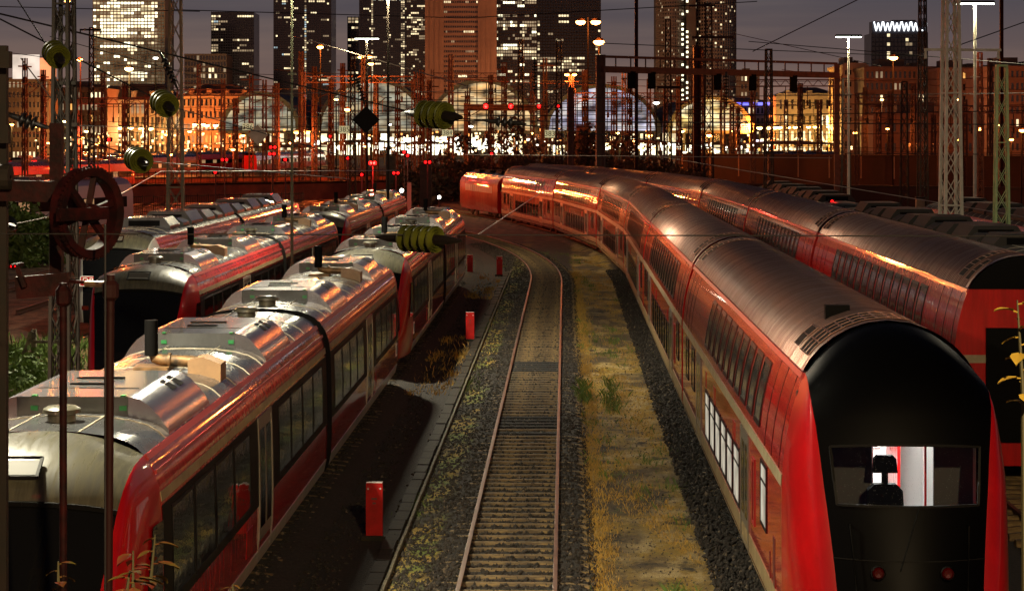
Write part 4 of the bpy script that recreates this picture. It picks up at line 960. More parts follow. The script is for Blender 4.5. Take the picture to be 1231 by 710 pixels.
# ------------------------------------------------------------------ lattice masts, poles, lamps
def lattice(mb, h, w0, w1, leg, step, brace, x=0, y=0, z0=-.22, legs=None):
    """four tapered corner legs and zig-zag bracing on all sides"""
    def c(k, z):
        w = w0 + (w1 - w0) * (z - z0) / (h - z0); sx, sy = ((-1, -1), (1, -1), (1, 1), (-1, 1))[k]
        return Vector((x + sx * w / 2, y + sy * w / 2, z))
    for k in range(4): (legs or mb).bar(c(k, z0), c(k, h), leg)
    z = z0 + .1; i = 0
    while z < h - step * .6:
        zn = min(z + step, h)
        for k in range(4):
            a, b = k, (k + 1) % 4
            mb.bar(c(a, z), c(b, zn), brace, brace * .5); mb.bar(c(b, z), c(a, zn), brace, brace * .5)
        if i % 4 == 0:
            for k in range(4): mb.bar(c(k, z), c((k + 1) % 4, z), brace, brace)
        z = zn; i += 1
MASTM = {}
def mast(label, px, d, ytop, wpx, m, group=None, arms=(), step=1.15, name='lattice_mast', cap=True, pale=False):
    p = at(px, d); h = H - (ytop - HY) * d / F; w = wpx * d / F
    t = thing(name, label, 'mast', p, rnd.uniform(-.25, .25), group)
    lg = MB(); br = MB(); lattice(br, h, w * 1.05, w * .62, max(.09 * w / .6, d * .0005), step * max(.5, w / .75), max(.045 * w / .6, d * .00032), legs=lg)
    lg.build('leg', M[m], t); br.build('lattice_bracing', M[m], t)
    if cap: MB().box((0, 0, h + .03), (w * .75, w * .75, .08)).build('mast_cap', M[m], t)
    for (py, x0, x1, th) in arms:
        z = H - (py - HY) * d / F; a = (x0 - px) * d / F; b = (x1 - px) * d / F
        mb = MB().bar((a, 0, z), (b, 0, z), th, th)
        for q in (a, b):
            if abs(q) > w: mb.tube([(q * .95, 0, z), (q * .95, 0, z - .35)], [.04, .07], 6)
        mb.build('cross_arm', M[m], t)
    return t

GM = 'lattice masts of the yard'
mast('tall dark lattice mast behind the iron tension wheel, hung with olive insulators', 77, 38, -40, 27, 'mast_dark', GM, [(150, 60, 95, .07), (100, 62, 93, .06)])
mast('dark olive lattice mast right of the lit office tower, reaching out of view', 211, 108, -40, 19, 'mast_olive', GM)
mast('pale grey lattice mast standing nearest the long dark wall, cut by the upper edge', 1143, 88, -40, 22, 'mast_pale', GM, [(60, 1110, 1206, .10)])
mast('pale green lattice mast with a flat top, rightmost in view', 1204, 84, 80, 18, 'mast_green', GM)
mast('short slim dark lattice mast with pale foot before the white classical building', 924, 150, 60, 10, 'mast_dark', GM)
mast('dark lattice mast under the T-shaped floodlight', 1017, 182, 95, 11, 'mast_dark', GM)
mast('dark lattice mast with crossed bracing left of the pale grey mast', 1109, 165, -30, 10, 'mast_dark', GM)
mast('shorter dark lattice mast with signal cap before the brown office block', 1087, 150, 99, 10, 'mast_dark', GM)
mast('rust orange lattice mast between the pale mast and the green mast', 1178, 200, 64, 7, 'mast_rust', GM)
mast('tall dark lattice mast right of the round twin tower, with cross arm', 852, 240, 5, 11, 'mast_dark', GM, [(45, 832, 882, .25), (7, 828, 860, .2)])
mast('dark lattice mast before the round twin tower', 803, 260, 24, 9, 'mast_dark', GM, [(105, 790, 818, .3)])
mast('dark lattice mast right of the orange number plate 383', 672, 260, 48, 8, 'mast_dark', GM)
mast('dark lattice mast left of the tower with many lit rows', 626, 260, 48, 7, 'mast_dark', GM)
mast('rust lattice mast below the brown stone tower', 542, 270, 66, 6, 'mast_rust', GM)
mast('dark lattice mast next to plate 385', 424, 230, 64, 7, 'mast_dark', GM)
mast('rust lattice mast beside the tan foot of the dark twin tower', 842, 300, 58, 8, 'mast_rust', GM)
mast('slim dark lattice mast left of the lit office tower', 110, 190, 34, 7, 'mast_dark', GM, [(36, 96, 122, .15)])
mast('slim lit rust lattice mast before the amber-lit office building', 239, 330, 78, 5, 'mast_rust', GM)
LMN = {}; ORD = ['first', 'second', 'third', 'fourth', 'fifth', 'sixth', 'seventh', 'eighth', 'ninth', 'tenth', 'eleventh', 'twelfth', 'thirteenth', 'fourteenth']
GT = 'thin masts crowding before the station'
proto = None
for k, (px, d, yt) in enumerate([(30, 260, 70), (52, 300, 84), (124, 320, 88), (150, 340, 98), (176, 330, 110), (268, 330, 95), (283, 300, 118), (302, 340, 88), (318, 320, 96), (333, 330, 100), (362, 300, 62),
                  (378, 330, 80), (398, 300, 95), (412, 330, 76), (437, 280, 68), (452, 320, 90), (478, 340, 104), (497, 330, 96), (507, 310, 84), (516, 290, 96), (562, 340, 110), (590, 350, 90),
                  (606, 340, 75), (640, 320, 88), (655, 330, 70), (687, 300, 90), (703, 320, 84), (738, 330, 92), (750, 300, 88), (757, 290, 86), (780, 330, 95), (816, 320, 92), (830, 290, 66),
                  (869, 320, 100), (880, 330, 125), (887, 340, 128), (906, 330, 110), (945, 320, 120), (962, 340, 100), (985, 320, 120), (1000, 330, 95), (1040, 300, 105), (1056, 310, 122), (1070, 330, 110), (1098, 300, 100), (1122, 290, 138), (1160, 280, 120), (1190, 300, 70)]):
    h = H - (yt - HY) * d / F
    if proto is None:
        proto = thing('catenary_mast', 'slim rusty catenary mast in the crowd of masts before the station', 'mast', group=GT)
        lg = MB(); br = MB(); lattice(br, 10, .55, .40, .13, .9, .075, legs=lg); lg.build('leg', M['mast_crowd'], proto); br.build('lattice_bracing', M['mast_crowd'], proto)
        MB().bar((0, 0, 7.2), (2.6, 0, 7.9), .07).bar((0, 0, 8.2), (2.6, 0, 7.9), .05).bar((2.0, 0, 7.75), (2.0, 0, 6.6), .05).build('cantilever', M['mast_crowd'], proto); MB().bar((-1.4, 0, 9.4), (1.4, 0, 9.4), .10).build('cross_arm', M['mast_crowd'], proto)
        t = proto
    else: t = copy_tree(proto)
    t.location = at(px, d); t.scale = (d / 300, d / 300, h / 10); t.rotation_euler = (0, 0, rnd.uniform(0, 1.5))
    for x1, lm in ((110, 'the roof sign'), (200, 'the broad lit tower'), (266, 'the amber-lit building'), (360, 'the small left arch'), (515, 'the second arch'), (645, 'the central arch'), (800, 'the blue arch'), (912, 'the yellow arch'), (1012, 'the white classical building'), (1300, 'the brown blocks')):
        if px < x1: break
    LMN[lm] = LMN.get(lm, 0) + 1
    t['label'] = 'slim rusty catenary mast before %s, %s from the left there' % (lm, ORD[LMN[lm] - 1])
# wide portals over the throat tracks
for k, (x0, x1, d, y0, ht) in enumerate([(95, 205, 300, 118, 'low, before the columned building'), (215, 330, 310, 108, 'before the amber-lit building and small arch'), (365, 500, 290, 92, 'before the second arch'), (520, 640, 380, 88, 'high, before the central arch'), (690, 800, 300, 112, 'before the blue arch'), (800, 905, 320, 116, 'before the yellow arch'), (905, 1010, 280, 96, 'before the white classical building'), (1030, 1135, 290, 118, 'before the brown warehouse block'), (1130, 1231, 270, 128, 'at the right before the long brown block')]):
    t = thing('catenary_portal', 'rusty catenary portal ' + ht, 'portal', at((x0 + x1) / 2, d), YAW); hw = (x1 - x0) / 2 * d / F; z = H - (y0 - HY) * d / F
    for sx in (-1, 1): mb = MB(); lattice(mb, z + .6, .55, .45, .12, 1.0, .06, x=sx * hw); mb.build('support_post', M['mast_rust'], t)
    mb = MB()
    for q in (0, .8): mb.bar((-hw, 0, z - q), (hw, 0, z - q), .14)
    n = 16
    for i in range(n): a = -hw + 2 * hw * i / n; b = a + 2 * hw / n; mb.bar((a, 0, z - (.8 if i % 2 else 0)), (b, 0, z - (0 if i % 2 else .8)), .07)
    mb.build('truss_beam', M['mast_rust'], t)
    for i in range(4): a = -hw + 2 * hw * (i + .5) / 4; mb = MB(); mb.bar((a, 0, z - .8), (a, 0, z - 2.6), .09); mb.tube([(a, 0, z - 2.6), (a, 0, z - 3.3)], .13, 6); mb.build('hanger', M['mast_dark'], t)
# solid rust posts
def post(label, px, d, ytop, wpx, m, name='steel_post'):
    w = wpx * d / F; h = H - (ytop - HY) * d / F
    t = thing(name, label, 'post', at(px, d), .1)
    mb = MB(); mb.box((-w * .4, 0, h / 2), (w * .2, w * .8, h)); mb.box((w * .4, 0, h / 2), (w * .2, w * .8, h)); mb.box((0, 0, h / 2), (w * .7, w * .15, h)); mb.build('girder', M[m], t)
    MB().box((0, 0, .1), (w * 1.6, w * 1.6, .5)).build('foot_plate', M[m], t); return t
post('broad rust orange post at the left end of the signal gantry', 722, 196, 66, 11, 'mast_rust')
post('thin tall red post crossing the gantry, rising out of view', 765, 230, -40, 4, 'rust_red')
post('orange lit post left of the blue-lit hall arch', 686, 250, 105, 7, 'mast_rust')
post('thin red post right of the round twin tower masts', 838, 280, 55, 9, 'rust_red')
post('dark red pole at the right behind the floodlight pole', 1204, 230, -40, 4, 'rust_red')

# signal gantry
ga = thing('signal_gantry', 'long rusty signal gantry spanning the tracks in front of the station', 'gantry')
A, B = at(722, 196), at(1006, 215); d_ = (B - A)
mb = MB(); zt, zb = H + 95 * 200 / F, H + 80 * 200 / F
mb.bar(A + Vector((0, 0, zt)), B + Vector((0, 0, zt)), .22, .22); mb.build('top_chord', M['mast_rust'], ga)
mb = MB(); mb.bar(A + Vector((0, 0, zb)), B + Vector((0, 0, zb)), .8, .55); mb.build('walkway_beam', M['mast_rust'], ga)
for k in range(18):
    p = A + d_ * (k / 17); mb = MB(); mb.bar(p + Vector((0, 0, zb)), p + Vector((0, 0, zt)), .12); mb.build('upright', M['mast_rust'], ga)
mb = MB(); mb.box(B + Vector((0, 0, zt / 2)), (.5, .5, zt)); mb.build('support_post', M['mast_rust'], ga)
for k, q in enumerate((.12, .20, .47, .62, .8)):
    p = A + d_ * q; mb = MB(); mb.box(p + Vector((0, -.4, zb - .9)), (.7, .4, 1.5)); mb.build('signal_board', M['matt_black'], ga)
g2 = thing('signal_gantry', 'lower rusty signal bridge carrying red signals before the bright station hall', 'gantry')
A, B = at(560, 330), at(652, 335); z1 = H + 36 * 330 / F
mb = MB(); mb.bar(A + Vector((0, 0, z1)), B + Vector((0, 0, z1)), .4, .9); mb.build('walkway_beam', M['mast_rust'], g2)
for p in (A, B): MB().bar(p, p + Vector((0, 0, z1 + .6)), .6).build('support_post', M['mast_rust'], g2)
mb = MB(); mb.bar(A + Vector((0, 0, z1 + 1.3)), B + Vector((0, 0, z1 + 1.3)), .1); mb.build('handrail', M['mast_rust'], g2)

# floodlight poles with T-shaped heads
def flood(label, px, d, yhead, halfw, lampm, mm, wpx=3, power=0, col=(1, .9, .62), double=False, aim=(0, 0, 0), name='floodlight_pole'):
    t = thing(name, label, 'floodlight', at(px, d), YAW)
    h = H - (yhead - HY) * d / F; w = wpx * d / F; hw = halfw * d / F
    MB().tube([(0, 0, -.2), (0, 0, h * .5), (0, 0, h)], [w * .62, w * .5, w * .4], 10).build('pole', M[mm], t, 50)
    mb = MB(); mb.prism([(-hw, h + .05), (-hw * .95, h + .22), (hw * .95, h + .22), (hw, h + .05)], -.16, .16); mb.build('lamp_housing', M['mast_dark'], t)
    mb = MB().box((0, 0, h + .01), (hw * 1.9, .24, .07)); mb.build('lamp_tube', M[lampm], t)
    for z in (h * .62, h * .63 + 1): MB().box((0, 0, z), (w * 3, .05, .06)).build('climbing_bracket', M[mm], t)
    if power: light('flood_lamp', 'AREA', (0, 0, h - .08), power, col, hw * 1.9, t, aim, .3)
    return t
flood('slim ochre floodlight pole between the near railcars, its lamp above the view', 351, 70, -52, 16, 'lamp_white', 'mast_olive', 3.4, 5200, (1, .91, .66))
flood('floodlight pole with glowing white T head at the upper edge, left of the brown tower', 466.5, 128, -1, 22, 'lamp_white', 'mast_dark', 3, 2600, (1, .85, .52))
flood('distant floodlight pole with small T head before the dark glass tower', 441, 205, 47, 15, 'lamp_white', 'mast_dark', 3, 2200, (1, .84, .52))
flood('floodlight pole with T head lit pale, above the dark lattice mast', 1020, 178, 45, 16, 'lamp_white', 'mast_pale', 3, 1100, (1, .86, .55))
flood('floodlight pole with T head at the upper right, beside the pale grey mast', 1172, 150, 5, 24, 'lamp_white', 'mast_pale', 4, 1700, (1, .86, .55))
flood('floodlight pole beside the unlit railcars, right of the view', 1490, 60, -130, 16, 'lamp_white', 'mast_olive', 8, 800, (1, .86, .58))  # extra lamp out of view, put in to light the pale mast
flood('floodlight pole of the row beside the railcars, nearest to the bridge', -128, 29, -150, 16, 'lamp_white', 'mast_olive', 8, 5200, (1, .91, .66))  # unseen repeat of the row, added as key light for the near noses

bl_ = thing('bridge_lamp', 'tall street lamp of the road bridge behind the viewpoint', 'lamp', (6.5, -5, 0), 0)
MB().tube([(0, 0, -.2), (0, 0, 13.4), (-.5, 0, 13.9), (-1.6, 0, 14)], [.14, .09, .07, .06], 10).build('lamp_post', M['mast_dark'], bl_)
MB().prism([(-2.2, 13.92), (-2.1, 14.1), (-1.5, 14.1), (-1.4, 13.92)], -.16, .16).build('lamp_housing', M['mast_dark'], bl_)
MB().box((-1.8, 0, 13.89), (.6, .24, .05)).build('lamp_tube', M['lamp_yellow'], bl_)
light('bridge_light', 'POINT', (-1.8, 0, 13.7), 31000, (1, .72, .38), .25, bl_)
# small lamps on posts across the yard: (px, py, depth, colour, light power)
def yard_lamp(label, px, py, d, m, power=0, col=(1, .4, .1), r=4.0, twin=False, base_py=None, group=None):
    t = thing('yard_lamp', label, 'lamp', at(px, d), YAW, group)
    h = H - (py - HY) * d / F; r = r * 1.35 * d / F
    MB().tube([(0, .3, -.2), (0, .3, h + r)], max(.06, d * .0003), 6).build('lamp_post', M['matt_black'], t)
    for x in ((-r * 1.5, r * 1.5) if twin else (0,)):
        mb = MB(); mb.lathe([(.001, -r * .55), (r * .7, -r * .35), (r, 0), (r * .8, r * .3)], (x, 0, h), 12); mb.build('lamp_globe', M[m], t, 40)
        MB().lathe([(r * 1.05, .0), (r * .6, r * .55), (.001, r * .6)], (x, .05, h + r * .25), 12).build('lamp_hood', M['mast_dark'], t)
    if power: light('sodium_light', 'POINT', (0, -r * 1.4 - .6, h - r * .9), power * (.8 if d > 500 else 1 if d > 400 else 1.25 if px < 340 else .6 if px < 480 else .42 if px < 1000 else .2), col, r, t)
    return t
OR = (1, .20, .03); RD = (1, .10, .02); YL = (1, .55, .16); CT = (1, .40, .15)
LAMPS = [('big glaring sodium lamp in front of the tan tower edge', 720, 51, 300, 'lamp_orange', 40000, OR, 5, False), ('wide twin sodium lamp above the glaring one', 707, 27, 320, 'lamp_orange', 30000, OR, 4.5, True),
 ('small orange lamp below the glaring sodium lamp', 723, 69, 290, 'lamp_yellow', 0, OR, 2.2, False), ('twin orange lamps on a slim post left of the gantry', 686, 90, 300, 'lamp_orange', 12000, OR, 2.2, True),
 ('orange lamp before the dark glass tower', 385, 57, 280, 'lamp_orange', 26000, OR, 3, False), ('twin orange lamps near the distant T head', 439, 69, 290, 'lamp_orange', 20000, OR, 2.6, True),
 ('single orange lamp low beside the twin lamps', 446, 77, 285, 'lamp_orange', 0, OR, 2.6, False), ('bright cool lamp glaring before the lit office tower', 155, 83, 420, 'lamp_yellow', 26000, YL, 4, False),
 ('orange lamp above the brown office block on the right', 1074, 70, 260, 'lamp_orange', 30000, OR, 4, False), ('orange lamp on the cross arm of the pale grey mast', 1134, 57, 200, 'lamp_orange', 9000, OR, 2.4, False),
 ('orange lamp on the top of the dark mast at the upper left', 81, 2, 90, 'lamp_orange', 1200, OR, 2.6, False), ('orange lamp beside the second insulator on the dark mast', 96, 72, 200, 'lamp_orange', 9000, RD, 2.6, False),
 ('orange lamp left of plate 385', 418, 132, 320, 'lamp_orange', 16000, OR, 3, False), ('orange lamp among rails at left of the arches', 117, 173, 250, 'lamp_orange', 5200, OR, 2, False),
 ('low orange lamp before the small arch', 363, 159, 330, 'lamp_orange', 12000, OR, 3, True), ('low orange lamp below the round twin tower', 780, 163, 340, 'lamp_orange', 14000, OR, 3, False),
 ('orange lamp near the hall of the yellow glow', 853, 163, 340, 'lamp_orange', 12000, OR, 3, False), ('orange lamp low behind the pale mast', 1177, 155, 210, 'lamp_orange', 8200, OR, 3, False),
 ('orange lamp at the right edge behind the green mast', 1229, 157, 190, 'lamp_orange', 8200, OR, 3, False), ('orange lamp low by the brown block', 1067, 155, 300, 'lamp_orange', 9000, OR, 1.6, False),
 ('first of four pale lamps before the columned building, from the left', 144, 154, 775, 'lamp_yellow', 38000, YL, 2.6, False), ('second of four pale lamps before the columned building', 157, 154, 775, 'lamp_yellow', 0, YL, 2.6, False),
 ('third of four pale lamps before the columned building', 170, 155, 775, 'lamp_yellow', 38000, YL, 2.6, False), ('rightmost of four pale lamps before the columned building', 181, 155, 775, 'lamp_yellow', 0, YL, 2.6, False),
 ('left twin amber lamps before the amber-lit building', 240, 150, 752, 'lamp_yellow', 70000, OR, 2.6, True), ('right twin amber lamps before the amber-lit building', 254, 151, 752, 'lamp_yellow', 60000, OR, 2.6, True),
 ('white lamp beside the hall arch with yellow glow', 789, 124, 360, 'lamp_cool', 0, YL, 2.8, False), ('pale lamp on the face of the lit office tower', 187, 70, 430, 'lamp_cool', 0, YL, 2.2, False)]
for (lb, px, py, d, m, pw, col, r, tw) in LAMPS: yard_lamp(lb, px, py, d, m, pw, col, r, tw, group='lit lamps of the yard')
LML = {}  # small lamps at guessed spots, some added to brighten house fronts
for (px, py, d, m, pw, col) in [(14, 150, 660, 'lamp_orange', 16000, YL), (44, 152, 665, 'lamp_yellow', 0, OR), (78, 146, 690, 'lamp_yellow', 18000, YL), (104, 158, 690, 'lamp_yellow', 16000, YL), (60, 172, 330, 'lamp_orange', 9000, RD), (98, 166, 300, 'lamp_orange', 9000, RD),
        (200, 162, 420, 'lamp_orange', 16000, OR), (228, 158, 740, 'lamp_yellow', 50000, OR), (276, 146, 745, 'lamp_orange', 50000, OR), (292, 163, 400, 'lamp_orange', 0, OR), (205, 186, 250, 'lamp_orange', 7000, RD), (280, 180, 270, 'lamp_orange', 7000, RD), (350, 172, 330, 'lamp_orange', 10000, RD), (440, 176, 260, 'lamp_orange', 6000, RD),
        (404, 120, 500, 'lamp_yellow', 0, OR), (468, 150, 560, 'lamp_cool', 0, OR), (530, 170, 520, 'lamp_yellow', 0, OR), (566, 152, 560, 'lamp_cool', 0, OR), (618, 165, 480, 'lamp_orange', 16000, OR), (640, 160, 560, 'lamp_yellow', 0, OR), (700, 168, 480, 'lamp_orange', 16000, OR), (742, 160, 520, 'lamp_yellow', 0, OR), (762, 170, 460, 'lamp_orange', 14000, OR),
        (820, 158, 560, 'lamp_yellow', 0, YL), (836, 150, 640, 'lamp_yellow', 0, YL), (880, 158, 560, 'lamp_orange', 30000, OR), (900, 150, 720, 'lamp_yellow', 50000, OR), (1028, 160, 560, 'lamp_orange', 20000, OR), (1048, 168, 520, 'lamp_yellow', 0, OR), (1100, 160, 540, 'lamp_orange', 22000, OR), (1120, 150, 550, 'lamp_yellow', 0, OR), (1150, 168, 380, 'lamp_orange', 20000, OR), (1200, 150, 520, 'lamp_orange', 22000, OR), (1216, 168, 370, 'lamp_orange', 20000, OR)]:
    for x1, lm in ((110, 'the roof sign'), (200, 'the columned building'), (266, 'the amber-lit building'), (360, 'the small left arch'), (515, 'the second arch'), (645, 'the central arch'), (800, 'the blue arch'), (912, 'the yellow arch'), (1012, 'the white classical building'), (1300, 'the brown blocks')):
        if px < x1: break
    LML[lm] = LML.get(lm, 0) + 1
    yard_lamp('small low lamp before %s, %s small one from its left' % (lm, ORD[LML[lm] - 1]), px, py, d, m, pw, col, 2.0, False, group='small lamps of the yard')
for k, (px, py, d, pw, cl) in enumerate([(505, 150, 900, 130000, CT), (575, 150, 905, 160000, CT), (690, 140, 950, 110000, CT), (800, 140, 900, 110000, (1, .55, .26)), (170, 140, 1000, 180000, (1, .66, .34)), (905, 140, 880, 60000, CT), (1060, 120, 560, 20000, CT), (1150, 120, 520, 15000, CT)]):  # high lamps added to light the tower and block facades
    yard_lamp(['street lamp at the left foot of the brown stone tower', 'street lamp at the right foot of the brown stone tower', 'street lamp before the brown tower', 'street lamp before the twin tower', 'street lamp below the broad lit tower', 'street lamp by the neon cornice', 'street lamp before the brown warehouse block', 'street lamp before the long brown block'][k], px, py, d, 'lamp_yellow', pw, cl, 1.6, False, group='lit lamps of the city')
# row of yellow street lamps before the white classical building
for k in range(14):
    yard_lamp('street lamp in the yellow row before the white classical building, %s from the left' % ORD[k], 913 + 8 * k + (3 if k % 3 else 0), 154 - k * .15, 672, 'lamp_yellow', 26000 if k % 4 == 1 else 0, (1, .5, .1), 2.6 if k < 4 else 2.0, False, group='row of yellow street lamps')

# ------------------------------------------------------------------ signals and number plates
def signal(label, px, py, d, h_px, n=2, horiz=False, r=2.2, power=0, col='lamp_red', below=True):
    t = thing('signal', label, 'signal', at(px, d), YAW, 'signals of the yard'); z = H - (py - HY) * d / F; q = d / F
    if below: MB().tube([(0, .12, -.2), (0, .12, z)], .06, 6).build('signal_post', M['mast_rust'], t)
    w = (8 if horiz else 6) * q; hh = (5 if horiz else h_px) * q
    MB().box((0, .05, z), (w, .3, hh)).build('backboard', M['matt_black'], t)
    for k in range(n):
        off = (k - (n - 1) / 2) * (5.0 if horiz else 4.0) * q
        p = (off, -.12, z) if horiz else (0, -.12, z + off)
        o = MB().lathe([(r * q * 1.2, 0), (r * q * 1.2, .14)], (p[0], p[1] - .12, p[2]), 10, 0, Matrix.Rotation(R(-90), 3, 'X')).build('lamp_hood', M['matt_black'], t)
        MB().lathe([(.001, -.04), (r * q * .7, -.03), (r * q, 0)], p, 10, 0, Matrix.Rotation(R(-90), 3, 'X')).build('lens', M[col], t)
    if power: light('signal_glow', 'POINT', (0, -.8, z), power, (1, .03, .02), .15, t)
    return t
signal('bright red signal glowing above the railcar roofs', 448, 196, 170, 5, 2, True, 2.6, 900)
signal('red signal high on the lower signal bridge, left one', 584, 128, 300, 9, 1, False, 3.2, 800, below=False)
signal('red signal hanging at the middle of the lower signal bridge', 614, 128, 300, 9, 1, False, 3.2, 800, below=False)
signal('red signal at the right end of the lower signal bridge', 648, 128, 300, 6, 1, False, 2.4, 400, below=False)
for k, (px, py, d, lb) in enumerate([(418, 190, 200, 'small red signal left of the bright red one'), (514, 195, 190, 'twin red ground signal right of the bright red one'), (486, 183, 220, 'red signal near the orange ground centre'),
        (490, 187, 215, 'red signal directly below another near the orange ground'), (435, 210, 160, 'small red lamp low near the railcar roof'), (476, 208, 162, 'low twin red signal behind the railcar'),
        (328, 177, 240, 'red signals under the small arch'), (327, 185, 235, 'lower red signals under the small arch'), (343, 192, 200, 'small red signal right of the small arch'), (397, 164, 300, 'red signal below plate 385'),
        (270, 192, 210, 'twin red signal above the orange wall'), (259, 207, 190, 'dim red signal on the fence'), (591, 185, 260, 'red signal before the bright hall'), (131, 168, 260, 'red signal left of the columned building'),
        (671, 128, 290, 'faint red signal right of the signal bridge'), (1000, 242, 118, 'red tail lamp at the dark railcars')]):
    signal(lb, px, py, d, 5, 2 if k in (1, 5, 6, 7, 10) else 1, True, 1.8, 60 if k < 9 else 20)
signal('pair of red lamps on the iron beam at the left edge', 20, 319, 24, 2, 2, True, 2.0, 1.2, below=False)
signal('white ground signal lamp left of the locomotive', 528, 237, 170, 6, 1, False, 2.0, 0, 'lamp_cool')
signal('white lamp at the far railcar roof', 483, 229, 150, 4, 1, False, 2.4, 0, 'lamp_cool')
def plate(body, px, py, d, wpx, hpx, label):
    t = thing('number_plate', label, 'sign', at(px, d, py), YAW, 'track number plates'); q = d / F
    MB().box((0, 0, 0), (wpx * q, .12, hpx * q)).build('plate', M['sign_plate'], t)
    text(body, hpx * q * .95, M['sign_text'], t, (0, -.075, 0), (R(90), 0, 0), 'digits', .01)
    mb = MB(); mb.bar((wpx * q * .3, .1, hpx * q * .5), (wpx * q * .3, .1, hpx * q * 2.2), .08); mb.bar((-wpx * q * .3, .1, hpx * q * .5), (-wpx * q * .3, .1, hpx * q * 2.2), .08); mb.build('hanger', M['mast_rust'], t)
    return t
plate('385', 414, 156, 230, 13, 9, 'lit number plate left of the dark diamond board'); plate('384', 538, 160, 240, 13, 8, 'lit number plate below the large ribbed insulator')
plate('383', 661, 161, 250, 12, 9, 'lit number plate right of the lower signal bridge'); plate('386', 298, 153, 230, 13, 9, 'lit number plate above the pale diamond board')
def diamond(label, px, py, d, r, m, rim):
    t = thing('diamond_sign', label, 'sign', at(px, d, py), YAW); q = r * d / F
    mb = MB(); mb.prism([(-q, 0), (0, -q), (q, 0), (0, q)], 0, .05); mb.build('board', M[m], t)
    mb = MB()
    c4 = [(-q, -.012, 0), (0, -.012, -q), (q, -.012, 0), (0, -.012, q)]
    for k in range(4): mb.bar(c4[k], c4[(k + 1) % 4], .03, .03)
    mb.build('rim', M[rim], t); return t
diamond('dark diamond board hanging on a wire before the glass arch', 440, 144, 95, 16, 'matt_black', 'matt_black')
diamond('pale diamond board left of the railcar masts', 310, 162, 120, 12, 'mast_pale', 'mast_pale')

# ------------------------------------------------------------------ towers and buildings
def facade(t, w, h, dep, nx, nz, prob, wall, ztop_vis=1e9, z0=0.0, pane=(.78, .68), lit=('lit_warm', 'lit_white', 'lit_dim'), fin=.35, band=.35, rot=0, x_off=0.0, seed=1, fins=True, bands=True, dark='off_pane', wexp=.75, glass=None, shell_name='tower_block'):
    """a block with floors of recessed panes between fins and bands; prob(u, z) is the share of panes lit"""
    r = random.Random(seed)
    mb = MB(); mb.span((x_off - w / 2, 0, z0), (x_off + w / 2, dep, z0 + h)); mb.build(shell_name, M[wall], t)
    cw, ch = w / nx, h / nz; G = [MB() for _ in range(len(lit) + 1)]
    for j in range(nz):
        fl = r.choice((.15, .4, .8, 1.6, 2.2)); last = len(lit)
        for i in range(nx):
            u = (i + .5) / nx; z = z0 + (j + .5) * ch; x = x_off - w / 2 + (i + .5) * cw
            p = prob(u, z) * (fl if prob(u, z) < .6 else 1); k = len(lit)
            if i and r.random() < .5 and abs(prob(u, z) - prob(u - 1 / nx, z)) < .05: k = last
            elif r.random() < p: k = min(int(r.random() ** wexp * len(lit)), len(lit) - 1)
            last = k
            a, b = cw * pane[0] / 2, ch * pane[1] / 2
            G[k].quad((x - a, -.04, z - b), (x + a, -.04, z - b), (x + a, -.04, z + b), (x - a, -.04, z + b))
    names = ['lit_window'] * len(lit) + ['dark_window']
    for k, g in enumerate(G):
        if g.v: tag(g.build(names[k], M[(list(lit) + [dark])[k]], t), kind='stuff')
    fr = MB()
    if fins:
        for i in range(nx + 1): x = x_off - w / 2 + i * cw; fr.span((x - cw * (1 - pane[0]) / 2, -fin, z0), (x + cw * (1 - pane[0]) / 2, -.002, z0 + h + .5))
    if bands:
        for j in range(nz + 1): z = z0 + j * ch; fr.span((x_off - w / 2, -band * .6, z - ch * (1 - pane[1]) / 2), (x_off + w / 2, -.003, z + ch * (1 - pane[1]) / 2))
    if fr.v: tag(fr.build('facade_grid', M[wall], t), kind='stuff')
    return t
def bm(name, col, rough=.7, **k): M[name] = mat(name, col, rough, **k)
bm('tower_tan', (.42, .32, .20)); bm('tower_dark', (.045, .045, .055), .35); bm('tower_stone', (.30, .165, .11), var=(.24, .13, .09), vscale=.15)
bm('tower_brown', (.10, .065, .045)); bm('tower_grey', (.20, .16, .13)); bm('stone_warm', (.38, .27, .17), var=(.28, .20, .12), vscale=.2); bm('stone_pale', (.46, .40, .32), var=(.34, .29, .22), vscale=.2)
bm('block_brown', (.16, .09, .06), var=(.11, .06, .04), vscale=.15); bm('roof_dark', (.05, .04, .035)); bm('hall_steel', (.28, .29, .16), .6); bm('hall_roof', (.07, .06, .05), .7); bm('glass_grid', (.035, .03, .022), .6)
def zpx(py, d): return H - (py - HY) * d / F
def tower(label, x0, x1, ytop, d, dep, nx, nz, prob, wall, seed, rot=0., name='office_tower', cat='tower', **k):
    t = thing(name, label, cat, at((x0 + x1) / 2, d), YAW + rot); w = (x1 - x0) * d / F; h = zpx(ytop, d)
    facade(t, w, h, dep, nx, nz, lambda u, z: prob(u, HY - (z - H) * F / d), wall, seed=seed, **k); return t
t = tower('broad office tower with many brightly lit floors, at the left', 112, 198, -2, 1100, 30, 21, 46, lambda u, y: (.97 if 4 < y < 37 and .08 < u < .88 else .85 if 49 < y < 57 and .08 < u < .8 else .35 if y < 70 else .45 if y < 85 else .3) * (1 if u < .9 else .1), 'tower_tan', 3, lit=('lit_white', 'lit_warm', 'lit_white', 'lit_dim'), dark='half_pane', wexp=1.2)
tower('dark glass tower with one lit edge, right of the broad lit tower', 254, 305, 15, 1250, 28, 18, 52, lambda u, y: .55 if u < .14 else (.5 if .2 < u < .3 and 25 < y < 50 else .12), 'tower_dark', 4, lit=('lit_cool', 'lit_warm', 'lit_dim', 'lit_dim'), fin=.2)
